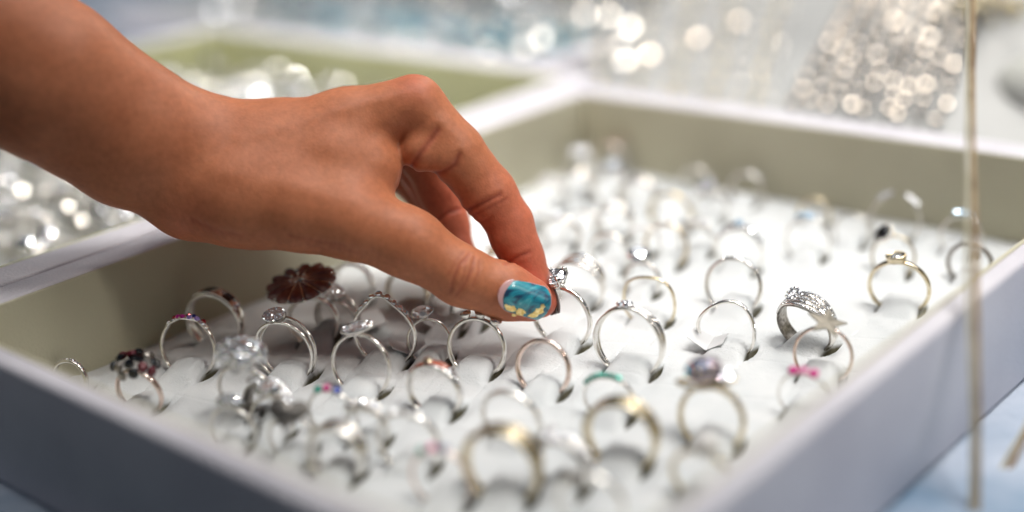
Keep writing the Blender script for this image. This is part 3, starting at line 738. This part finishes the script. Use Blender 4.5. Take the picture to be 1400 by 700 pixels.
# white cushion and gold beads at the right
p, _ = on(1385, 150, 3.5)
V, F = sphere((0, 0, 0), 1, 36, 22)
M_cush = noise_col(mat('white_cotton', (.8, .8, .8), .9), (.52, .53, .48), (.60, .60, .56), 20); bump(M_cush, 60, .4, .002)
V = np.sign(V)*np.abs(V)**.9*np.array([4.5, 6.0, 2.2])
o = link('display_cushion', V, F, M_cush, smooth=True); o.location = Vector((p[0]+6, p[1]-3, rz(p[0]+6)-1.1))*S
tag(o, 'plump white display cushion on the ramp at the right edge', 'cushion')
p = on_ramp(1362, 12, .4); gg = G()
for k in range(90):
    gg.add(*sphere((random.gauss(0, 1.6), random.gauss(0, 1.3), random.uniform(0, .5)), .22, 8, 6))
o = put('bead_heap', gg, M_goldbead, None, True, kind='stuff'); o.location = Vector(p)*S
tag(o, 'heap of tiny brass beads at the top right corner on the ramp', 'beads')
# third tray behind the second
trayC, cxC, cyC = tray('ring_tray', 'third blurred white tray at the top of the picture with teal pad and silver trinkets', 61.0, 86.0, 52.0, 92.0, 3.4, ZB, (1.6, 1.4, 1.5, 1.4), 0, M_white)
for k in range(4):
    o = put('felt_pad', G().box((61.3-cxC+k*6.2, 52.3-cyC, .6), (61.3-cxC+k*6.2+5.6, 91.7-cyC, 1.6)), M_teal if k % 2 == 0 else M_white, trayC)
n = 0
for ix in range(7):
    for iy in range(13):
        if not seen(62.6+ix*3.3, 54+iy*2.9, 2): continue
        j = random.randrange(6); o = copy_tree(protos[j])
        o.location = Vector((62.6+ix*3.3+random.uniform(-.8, .8), 54+iy*2.9+random.uniform(-.8, .8), .6))*S
        o.rotation_euler = (random.uniform(-.5, .5), random.uniform(-.3, .3), math.radians(random.uniform(-110, -20)))
        o['label'] = 'blurred ' + dl[j].replace('among the crowded rings of the second tray', 'in the third tray, %s row, %s along' % (ORD[ix], ORD[iy])); o['group'] = 'rings in the third tray'

# raffia cords in front of the right wall
def cord(pts, label):
    P = np.array([at(*q) for q in pts]); t = np.linspace(0, 1, len(P)); tt = np.linspace(0, 1, 60)
    C = np.stack([np.interp(tt, t, P[:, i]) for i in range(3)], 1); base = C[-1].copy()
    for _ in range(8): C[1:-1] = (C[:-2]+C[1:-1]*2+C[2:])/4
    o = empty('raffia_cord', base, 0, label, 'cord', 'raffia cords by the right wall')
    side = RC[:, 0]
    put('strand', G().add(*tube(C-base, .10+.02*np.sin(tt*14), 10, flat=.6, up=(.7, .6, 0))), M_raff, o, True)
    put('strand', G().add(*tube(C-base-side*.21+np.outer(np.sin(tt*9)*.05, side), .08, 10, flat=.6, up=(.7, .6, 0))), M_raffp, o, True)
cord([(1330, -120, 46.5), (1329, 100, 45.2), (1332, 260, 43.5), (1335, 440, 41.8), (1338, 560, 41.2), (1335, 730, 41)], 'long upright brown and pale raffia cord in front of the right wall')
cord([(1420, 560, 44), (1395, 610, 43.6), (1372, 660, 43), (1350, 720, 42.3)], 'short slanting raffia cord in the bottom right corner')

# ================================================================ THE HAND
PXC = 50.0/FPX
def J(px, py, dd, rpx, sz=1.0):
    d = 50+dd; return np.array([(px-700)/FPX*d, (350-py)/FPX*d, -d]), rpx*d/FPX
def cone(P, a, b, zs=1.0):                 # round cone SDF, depth squashed by zs
    (A, ra), (B, rb) = a, b; sc_ = np.array([1, 1, 1/zs], np.float32)
    A = (A*sc_).astype(np.float32); B = (B*sc_).astype(np.float32); Q = P*sc_
    ba = B-A; h = np.clip(((Q-A)@ba)/(ba@ba), 0, 1)
    return np.sqrt((((Q-A)-h[:, None]*ba)**2).sum(1))-(ra+(rb-ra)*h)
def smin(a, b, k):
    h = np.clip(.5+.5*(b-a)/k, 0, 1); return b*(1-h)+a*h-k*h*(1-h)
ARM = [J(-420, -150, -5, 128), J(-150, -15, -4, 120), J(60, 105, -2.2, 110), J(180, 184, -.8, 98), J(275, 226, 0.2, 88)]
IDX = [J(567, 143, -.1, 38.5), J(622, 207, .15, 39), J(668, 264, .5, 37), J(697, 305, .7, 31.5), J(714, 350, .85, 28.5), J(738, 411, .85, 24.5)]
MID = [J(545, 158, 2.0, 36), J(575, 210, 2.8, 32), J(602, 262, 3.2, 29.5), J(616, 308, 3.2, 25.5), J(626, 350, 2.9, 24), J(640, 396, 2.4, 20.5)]
RNG = [J(524, 178, 3.9, 34), J(565, 222, 4.6, 30), J(592, 262, 5.1, 27), J(612, 345, 4.7, 23), J(628, 392, 4.2, 19.5)]
LIT = [J(498, 200, 5.5, 30), J(545, 236, 6.3, 25), J(578, 268, 6.6, 23), J(600, 330, 6.2, 20), J(612, 372, 5.7, 17)]
THB = [J(330, 268, -.5, 66), J(415, 283, -1.0, 60), J(478, 298, -1.2, 54), J(560, 333, -1.15, 46), J(632, 378, -.9, 38.5), J(690, 399, -.55, 37), J(724, 409, -.4, 31)]
def sdf(P):
    P = P.astype(np.float32)
    d = cone(P, ARM[0], ARM[1], .85)
    for a, b in zip(ARM[1:], ARM[2:]): d = smin(d, cone(P, a, b, .8), .3)
    body = d
    def add(a, b, k=.8, zs=1.0):
        nonlocal body; body = smin(body, cone(P, a, b, zs), k)
    add(J(275, 214, .2, 80), J(370, 200, .1, 58), .9, .8)
    add(J(370, 200, .1, 56), J(470, 172, 0, 46), .8); add(J(470, 172, 0, 46), IDX[0], .6)
    add(J(300, 222, 1.6, 62), J(545, 160, 2.0, 36), .8)
    add(J(290, 230, 2.8, 56), J(524, 180, 3.9, 34), .8)
    add(J(290, 240, 3.4, 50), J(498, 202, 5.5, 30), .8)
    add(J(262, 268, -.1, 58), J(345, 276, -.5, 56), .8)
    add(J(330, 262, 1.5, 56), J(470, 232, 2.4, 46), .9)
    add(J(350, 250, -.2, 70), J(465, 232, -.2, 64), .9)
    add(J(465, 232, -.3, 60), J(508, 232, -.4, 40), .6)
    res = None
    def chain(C, k=.3):
        q = None
        for a, b in zip(C, C[1:]):
            c = cone(P, a, b); q = c if q is None else smin(q, c, k)
        return q
    ix = chain(IDX, .25)
    ix = smin(ix, cone(P, J(578, 205, -.25, 30), J(604, 212, -.25, 24)), .3)       # fleshy pad at the finger's root
    ix = smin(ix, cone(P, J(700, 325, .65, 31), J(706, 335, .7, 30)), .2)
    th = chain(THB, .45)
    for c, k in ((ix, .35), (chain(MID, .25), .4), (chain(RNG, .25), .4), (chain(LIT, .25), .4), (th, .75)):
        q = smin(body, c, k); res = q if res is None else smin(res, q, .06)
    return res
# a band of fine cells round the surface, found on a coarse grid
lo = np.array([-31.0, -3.4, -58.5]); hi = np.array([2.4, 16.5, -42.0]); hs = .085; cf = 4
nn = (np.ceil((hi-lo)/(hs*cf)).astype(int)); 
ax = [lo[i]+(np.arange(nn[i])+.5)*hs*cf for i in range(3)]
gc = np.stack(np.meshgrid(*ax, indexing='ij'), -1).reshape(-1, 3)
sd = np.empty(len(gc), np.float32)
for s0 in range(0, len(gc), 200000): sd[s0:s0+200000] = sdf(gc[s0:s0+200000])
sd = sd.reshape(nn)
fine = np.repeat(np.repeat(np.repeat(sd, cf, 0), cf, 1), cf, 2)
act = np.argwhere(np.abs(sd) < .48)
off = np.stack(np.meshgrid(*[np.arange(cf)]*3, indexing='ij'), -1).reshape(-1, 3)
for s0 in range(0, len(act), 4000):
    idx = (act[s0:s0+4000, None]*cf+off[None]).reshape(-1, 3)
    fine[idx[:, 0], idx[:, 1], idx[:, 2]] = sdf(lo+(idx+.5)*hs)
# surface nets
ins = fine < 0; sh_ = np.array(fine.shape)-1
cnt = np.zeros(sh_, np.int8)
crn = [(a, b, c) for a in (0, 1) for b in (0, 1) for c in (0, 1)]
def sl(A, c): return A[c[0]:c[0]+sh_[0], c[1]:c[1]+sh_[1], c[2]:c[2]+sh_[2]]
for c in crn: cnt += sl(ins, c)
cells = np.argwhere((cnt > 0) & (cnt < 8)); vid = -np.ones(sh_, np.int32); vid[tuple(cells.T)] = np.arange(len(cells))
acc = np.zeros((len(cells), 3)); num = np.zeros(len(cells))
val = {c: fine[cells[:, 0]+c[0], cells[:, 1]+c[1], cells[:, 2]+c[2]] for c in crn}
for c in crn:
    for axi in range(3):
        if c[axi]: continue
        e = list(c); e[axi] = 1; e = tuple(e); a, b = val[c], val[e]; m = (a < 0) != (b < 0)
        t = np.where(m, a/(a-b+1e-12), 0); p = np.array(c, float)[None].repeat(len(cells), 0); p[:, axi] = t
        acc[m] += p[m]; num[m] += 1
HV = lo+(cells+acc/num[:, None]+.5)*hs
quads = []
for axi in range(3):
    o1, o2 = [(1, 2), (2, 0), (0, 1)][axi]
    a = ins[tuple(slice(0, -1) if i == axi else slice(None) for i in range(3))]; b = ins[tuple(slice(1, None) if i == axi else slice(None) for i in range(3))]
    e = np.argwhere(a != b); flip = a[tuple(e.T)]
    ok = (e[:, o1] > 0) & (e[:, o2] > 0) & (e[:, o1] < sh_[o1]) & (e[:, o2] < sh_[o2]); e = e[ok]; flip = flip[ok]
    q = []
    for d1, d2 in ((1, 1), (0, 1), (0, 0), (1, 0)):
        f_ = e.copy(); f_[:, o1] -= d1; f_[:, o2] -= d2; q.append(vid[tuple(f_.T)])
    q = np.stack(q, 1); q[~flip] = q[~flip][:, ::-1]; quads.append(q)
HQ = np.concatenate(quads)
def normals(V, Q):
    n = np.cross(V[Q[:, 2]]-V[Q[:, 0]], V[Q[:, 3]]-V[Q[:, 1]]); N = np.zeros_like(V)
    for k in range(4): np.add.at(N, Q[:, k], n)
    return N/(np.linalg.norm(N, axis=1)[:, None]+1e-12)
# light smoothing
ed = np.unique(np.sort(np.concatenate([HQ[:, [k, (k+1) % 4]] for k in range(4)]), 1), axis=0)
deg = np.bincount(ed.ravel(), minlength=len(HV))
for it in range(4):
    A = np.zeros_like(HV); np.add.at(A, ed[:, 0], HV[ed[:, 1]]); np.add.at(A, ed[:, 1], HV[ed[:, 0]])
    HV = HV*.5+A/deg[:, None]*.5
HN = normals(HV, HQ)
# skin folds pressed into the surface
hp = np.stack([700+FPX*HV[:, 0]/-HV[:, 2], 350-FPX*HV[:, 1]/-HV[:, 2]], 1); hd = -HV[:, 2]
def pdist(P, A, B):
    A = np.array(A, float); B = np.array(B, float); ba = B-A; h = np.clip(((P-A)@ba)/(ba@ba), 0, 1)
    return np.linalg.norm(P-A-h[:, None]*ba, axis=1)
disp = np.zeros(len(HV)); redm = np.zeros(len(HV)); crm = np.zeros(len(HV))
folds = [  # polyline, width px, depth cm, depth range
    ([(641, 348), (628, 362), (620, 382), (616, 400)], 2.6, .040, (46, 50)), ([(648, 352), (645, 368), (636, 388), (624, 404)], 2.6, .034, (46, 50)),
    ([(655, 356), (654, 372), (646, 392)], 2.2, .020, (46, 50)), ([(634, 345), (622, 358), (612, 376)], 2.2, .018, (46, 50)), ([(637, 356), (634, 374), (627, 394)], 2.0, .022, (46, 50)),
    ([(628, 212), (622, 226), (606, 236), (580, 240)], 3.6, .06, (48.2, 50.4)),
    ([(598, 178), (584, 198), (566, 222), (552, 244)], 4.5, .06, (47.8, 50.3)),
    ([(638, 288), (662, 277), (684, 266)], 3.0, .05, (48.5, 50.6)), ([(644, 296), (668, 284), (692, 272)], 2.4, .03, (48.5, 50.6)), ([(650, 310), (672, 296)], 2.0, .015, (48.5, 50.6)),
    ([(690, 362), (706, 352), (724, 345)], 2.4, .035, (48.8, 51)), ([(600, 300), (612, 290), (628, 286)], 2.6, .05, (50.5, 53.2)),
    ([(548, 250), (556, 262), (566, 276)], 2.5, .03, (47, 50)),
    ([(262, 300), (300, 318), (330, 322)], 4, .02, (46, 50.5)), ([(395, 322), (430, 330), (470, 336)], 3, .02, (46, 50.5)), ([(420, 334), (445, 341)], 3, .014, (46, 50.5)), ([(452, 338), (490, 346)], 3, .014, (46, 50.5))]
for poly, wd, dep, (d0, d1) in folds:
    m = (hd > d0) & (hd < d1) & (HN[:, 2] > -.2)
    dd = np.full(len(HV), 1e9)
    for a, b in zip(poly, poly[1:]): dd[m] = np.minimum(dd[m], pdist(hp[m], a, b))
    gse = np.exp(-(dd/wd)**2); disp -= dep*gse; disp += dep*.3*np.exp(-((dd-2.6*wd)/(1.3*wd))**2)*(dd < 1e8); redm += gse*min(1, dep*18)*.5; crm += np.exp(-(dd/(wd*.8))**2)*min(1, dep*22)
# bone, tendon and vein relief
disp += .030*np.exp(-(pdist(hp, (330, 190), (545, 128))/9)**2)*(hd < 50)
disp += .025*np.exp(-(pdist(hp, (300, 235), (440, 265))/13)**2)*(hd < 49.5)-.03*np.exp(-(pdist(hp, (370, 235), (500, 215))/16)**2)*(hd < 49.8)
disp += .05*np.exp(-(((hp[:, 0]-480)/22)**2+((hp[:, 1]-135)/18)**2))
for k in range(22):              # fine wrinkles over the base of the thumb
    x0 = 380+k*6.5+random.uniform(-2, 2); y0 = 338+(x0-380)*.16; m = (hd < 50.3)&(HN[:, 2] > -.2)
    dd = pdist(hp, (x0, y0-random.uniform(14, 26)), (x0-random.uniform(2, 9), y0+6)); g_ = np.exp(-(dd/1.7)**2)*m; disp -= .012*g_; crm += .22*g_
for k in range(7):               # faint lines along the wrist
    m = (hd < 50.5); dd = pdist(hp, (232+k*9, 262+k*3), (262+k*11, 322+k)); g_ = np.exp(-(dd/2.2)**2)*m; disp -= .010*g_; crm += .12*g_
for s0, am in ((1.3, .012), (3.1, .006)):
    disp += am*np.sin(HV[:, 0]*s0+1.7*np.sin(HV[:, 1]*s0*.8))*np.sin(HV[:, 1]*s0*1.3+HV[:, 2]*s0)
HV = HV+HN*disp[:, None]
for c, r_ in ((IDX[5], 1.2), (IDX[4], 1.0), (IDX[2], .9), (THB[6], 1.0), (MID[2], 1.3), (MID[4], 1.5), (IDX[3], 1.2), (RNG[2], 1.5)):
    redm += .75*np.exp(-(np.linalg.norm(HV-c[0], axis=1)/r_)**2)
redm += .35*np.exp(-(np.linalg.norm(hp-np.array([565, 112]), axis=1)/28)**2)+.3*np.exp(-(np.linalg.norm(hp-np.array([250, 318]), axis=1)/45)**2)
redm = np.clip(redm, 0, 1)

M_skin = mat('skin', (.5, .25, .15), .48, 0, **{'Subsurface Weight': .18, 'Subsurface Scale': .003, 'IOR': 1.4, 'Specular IOR Level': .4})
M_skin.node_tree.nodes['Principled BSDF'].inputs['Subsurface Radius'].default_value = (1.0, .35, .18)
N_, L_, b_ = nodes(M_skin)
at_ = N_.new('ShaderNodeAttribute'); at_.attribute_name = 'flush'; tc_ = N_.new('ShaderNodeTexCoord')
no_ = N_.new('ShaderNodeTexNoise'); no_.inputs['Scale'].default_value = 55; no_.inputs['Detail'].default_value = 6; L_.new(tc_.outputs['Object'], no_.inputs['Vector'])
rp = N_.new('ShaderNodeValToRGB'); rp.color_ramp.elements[0].position = .3; rp.color_ramp.elements[1].position = .7
rp.color_ramp.elements[0].color = (.44, .150, .070, 1); rp.color_ramp.elements[1].color = (.52, .190, .094, 1); L_.new(no_.outputs[0], rp.inputs[0])
mx = N_.new('ShaderNodeMixRGB'); mx.inputs[2].default_value = (.55, .120, .075, 1); L_.new(at_.outputs['Fac'], mx.inputs[0]); L_.new(rp.outputs[0], mx.inputs[1]); 
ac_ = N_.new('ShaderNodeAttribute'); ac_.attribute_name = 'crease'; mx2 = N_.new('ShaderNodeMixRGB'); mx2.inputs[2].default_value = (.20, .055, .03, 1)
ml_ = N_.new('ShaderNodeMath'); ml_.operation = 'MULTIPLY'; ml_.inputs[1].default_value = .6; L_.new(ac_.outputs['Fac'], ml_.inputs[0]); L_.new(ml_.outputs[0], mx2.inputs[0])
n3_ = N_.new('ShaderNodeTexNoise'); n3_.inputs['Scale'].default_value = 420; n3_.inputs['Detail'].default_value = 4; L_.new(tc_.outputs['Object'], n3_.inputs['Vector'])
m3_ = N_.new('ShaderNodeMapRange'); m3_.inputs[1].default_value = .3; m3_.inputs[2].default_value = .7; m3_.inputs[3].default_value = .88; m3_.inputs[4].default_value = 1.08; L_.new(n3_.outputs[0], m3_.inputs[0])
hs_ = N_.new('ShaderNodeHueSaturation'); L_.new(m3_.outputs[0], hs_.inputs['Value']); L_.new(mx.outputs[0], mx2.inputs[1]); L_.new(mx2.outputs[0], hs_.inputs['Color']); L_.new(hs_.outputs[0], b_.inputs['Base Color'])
bump(M_skin, 1100, .3, .0002, kind='voronoi'); bump(M_skin, 260, .25, .0004, detail=6); bump(M_skin, 2600, .25, .0001)

def to_world(V): return V @ RC.T + np.array([0, 0, HC])
HW = to_world(HV); base = HW.mean(0)
person = empty('person', base, 0, 'bare forearm and hand with teal painted thumbnail reaching from upper left to pinch a ring', 'person')
me = bpy.data.meshes.new('hand_and_forearm'); me.vertices.add(len(HW)); me.vertices.foreach_set('co', ((HW-base)*S).ravel())
me.loops.add(HQ.size); me.loops.foreach_set('vertex_index', HQ.ravel().astype(np.int32))
me.polygons.add(len(HQ)); me.polygons.foreach_set('loop_start', np.arange(0, HQ.size, 4, dtype=np.int32))
me.polygons.foreach_set('use_smooth', np.ones(len(HQ), bool)); me.materials.append(M_skin)
me.update(calc_edges=True); me.validate()
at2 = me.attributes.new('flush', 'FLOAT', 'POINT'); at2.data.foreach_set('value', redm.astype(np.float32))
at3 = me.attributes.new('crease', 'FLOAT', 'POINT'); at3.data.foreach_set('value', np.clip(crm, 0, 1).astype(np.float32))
ho = bpy.data.objects.new('hand_and_forearm', me); col.objects.link(ho); ho.parent = person

# ---- nails: shells that follow the finger, thickened
def march(px, py, d0=46.0, d1=53.0):
    px = np.asarray(px, float).ravel(); py = np.asarray(py, float).ravel()
    a = np.full(len(px), d0); c = np.stack([(px-700)/FPX, (350-py)/FPX, -np.ones(len(px))], 1)
    for _ in range(60):
        s_ = sdf(c*a[:, None]); a = np.minimum(a+np.maximum(s_, -.2)*.8, d1)
    return c, a
nu, nv = 34, 21
u = np.linspace(0, 1, nu)[:, None]*np.ones((1, nv)); v = np.ones((nu, 1))*np.linspace(-1, 1, nv)[None]
axd = np.array([.965, .262]); pr = np.array([-.262, .965]); base_px = np.array([681.5, 399.0]); Ln = 73.0
def nail_px(u, v):
    half = 24.5*np.clip(1-np.clip((.32-u)/.32, 0, 1)**2.2, .04, 1)**.5*(1-.30*np.clip((u-.80)/.20, 0, 1)**2.5)*(1-.05*(1-u))
    U = u*Ln-(5.5*v**2)*np.clip((u-.7)/.3, 0, 1)
    return half, U, base_px[0]+axd[0]*U+pr[0]*half*v, base_px[1]+axd[1]*U+pr[1]*half*v
half, U, PX, PY = nail_px(u, v)
uc = np.clip(U, 0, 56)
cc, aa = march(base_px[0]+axd[0]*uc+pr[0]*half*v*.86, base_px[1]+axd[1]*uc+pr[1]*half*v*.86)
aa = aa.reshape(nu, nv)
def nail_basis(u, v, half): q = v*half/24.5; return np.stack([np.ones_like(u), u, u*u, q**2, u*q**2, q], -1)
co, *_ = np.linalg.lstsq(nail_basis(u, v, half).reshape(-1, 6), aa.ravel(), rcond=None)
def nail_sheet(u, v, lift):
    half, U, PX, PY = nail_px(u, v); q = v*half/24.5
    dep = nail_basis(u, v, half)@co-.05-.04*np.sin(np.pi*np.clip(u, 0, 1))+.12*q**2+.03*q**4-lift
    return np.stack([(PX-700)/FPX*dep, (350-PY)/FPX*dep, -dep], -1)
NV = nail_sheet(u, v, 0); NB = nail_sheet(u, v, -.11)
def shell(A, B):
    n1, n2 = A.shape[:2]; V = np.concatenate([A.reshape(-1, 3), B.reshape(-1, 3)]); K = n1*n2; F = []
    for i in range(n1-1):
        for j in range(n2-1):
            a = i*n2+j; F += [(a, a+n2, a+n2+1, a+1), (K+a, K+a+1, K+a+n2+1, K+a+n2)]
    for i in range(n1-1):
        F += [(i*n2, K+i*n2, K+(i+1)*n2, (i+1)*n2), (i*n2+n2-1, (i+1)*n2+n2-1, K+(i+1)*n2+n2-1, K+i*n2+n2-1)]
    for j in range(n2-1):
        F += [(j, j+1, K+j+1, K+j), ((n1-1)*n2+j, K+(n1-1)*n2+j, K+(n1-1)*n2+j+1, (n1-1)*n2+j+1)]
    return V, F
M_nailb = mat('bare_nail', (.62, .36, .36), .25, 0, **{'Coat Weight': .5, 'Subsurface Weight': .1, 'Subsurface Scale': .002})
V, F = shell(NV, NB); nail = link('thumb_nail', to_world(V)-base, F, M_nailb, person, True)
M_pol = mat('marbled_teal_polish', (.02, .3, .4), .3, 0, **{'Coat Weight': .8, 'Coat Roughness': .14})
N_, L_, b_ = nodes(M_pol); tc_ = N_.new('ShaderNodeTexCoord'); no_ = N_.new('ShaderNodeTexNoise'); no_.inputs['Scale'].default_value = 170; no_.inputs['Detail'].default_value = 5; no_.inputs['Distortion'].default_value = 1.6
mp_ = N_.new('ShaderNodeMapping'); mp_.inputs['Rotation'].default_value = (.4, .3, 1.0); mp_.inputs['Scale'].default_value = (.5, 1.6, 1.3); L_.new(tc_.outputs['Object'], mp_.inputs[0]); L_.new(mp_.outputs[0], no_.inputs['Vector'])
rp = N_.new('ShaderNodeValToRGB'); L_.new(no_.outputs[0], rp.inputs[0]); L_.new(rp.outputs[0], b_.inputs['Base Color'])
rp.color_ramp.elements[0].position = .33; rp.color_ramp.elements[0].color = (.012, .045, .10, 1); rp.color_ramp.elements[1].position = .72; rp.color_ramp.elements[1].color = (.14, .42, .50, 1)
e_ = rp.color_ramp.elements.new(.46); e_.color = (.012, .20, .28, 1); e_ = rp.color_ramp.elements.new(.58); e_.color = (.02, .30, .36, 1)
u0 = .115+.10*v**2-.03*v; up_ = u0+(1.012-u0)*u; vp = v*.97
A = nail_sheet(up_, vp, .05-.04*np.abs(v)**6-.035*np.clip(1-u*9, 0, 1)**2-.03*np.clip((u-.93)/.07, 0, 1)**2); B = nail_sheet(up_, vp, .003)
V, F = shell(A, B); pol = link('nail_polish', to_world(V)-base, F, M_pol, nail, True)
M_gold = noise_col(mat('gold_leaf', (.8, .6, .2), .28, 1), (.72, .50, .14), (.95, .80, .40), 900); bump(M_gold, 1500, .8, .0003)
def nail_pt(px, py, lift):
    q = np.array([px, py])-base_px; uu = (q@axd)/Ln; vv = (q@pr)/24.5
    d = np.array([1, uu, uu*uu, vv*vv, uu*vv*vv, vv])@co-.05-.04*math.sin(math.pi*min(max(uu, 0), 1))+.12*vv**2+.03*vv**4-.05-lift
    return np.array([(px-700)/FPX*d, (350-py)/FPX*d, -d])
for (cx, cy, rx, ry, rot, nk) in ((699, 422, 8, 4.4, .25, 15), (711, 427, 7.5, 4.5, .2, 13), (736, 426, 8.5, 4.6, -.5, 15), (729, 431, 7, 3.2, -.2, 12), (693, 419, 4, 2.5, .4, 9), (703, 431, 3.5, 2.2, .1, 9), (742, 419, 3.5, 3, -.5, 9)):
    top = []; bot = []
    for k in range(nk):
        a = 2*math.pi*k/nk; q = random.uniform(.72, 1.2); x_ = rx*q*math.cos(a); y_ = ry*q*math.sin(a)
        X_ = cx+x_*math.cos(rot)-y_*math.sin(rot); Y_ = cy+x_*math.sin(rot)+y_*math.cos(rot)
        top.append(nail_pt(X_, Y_, .012)); bot.append(nail_pt(X_, Y_, -.01))
    V = np.array(top+bot+[nail_pt(cx, cy, .02)]); F = []
    for k in range(nk): k1 = (k+1) % nk; F += [(k, 2*nk, k1), (k, k1, nk+k1, nk+k)]
    link('gold_leaf_flake', to_world(V)-base, F, M_gold, nail)
# index nail, seen almost edge on at the far right of the fingertip
M_nail2 = mat('brown_nail_polish', (.17, .10, .09), .12, 0, **{'Coat Weight': 1.0})
ic = IDX[5][0]; ir = IDX[5][1]; adir = IDX[5][0]-IDX[4][0]; adir /= np.linalg.norm(adir)
side = np.array([.86, .02, -.50]); side -= adir*(side@adir); side /= np.linalg.norm(side); sd2 = np.cross(adir, side)
A = np.zeros((12, 11, 3)); B = A.copy()
for i in range(12):
    for j in range(11):
        tt = -.35+1.05*i/11; ang = (-1+2*j/10)*(.95-.35*(i/11)**4); rr = ir*1.02-.38*max(0, tt)**2
        A[i, j] = ic+adir*tt+(side*math.cos(ang)+sd2*math.sin(ang))*(rr+.04); B[i, j] = ic+adir*tt+(side*math.cos(ang)+sd2*math.sin(ang))*(rr-.04)
V, F = shell(A, B); link('index_nail', to_world(V)-base, F, M_nail2, person, True)
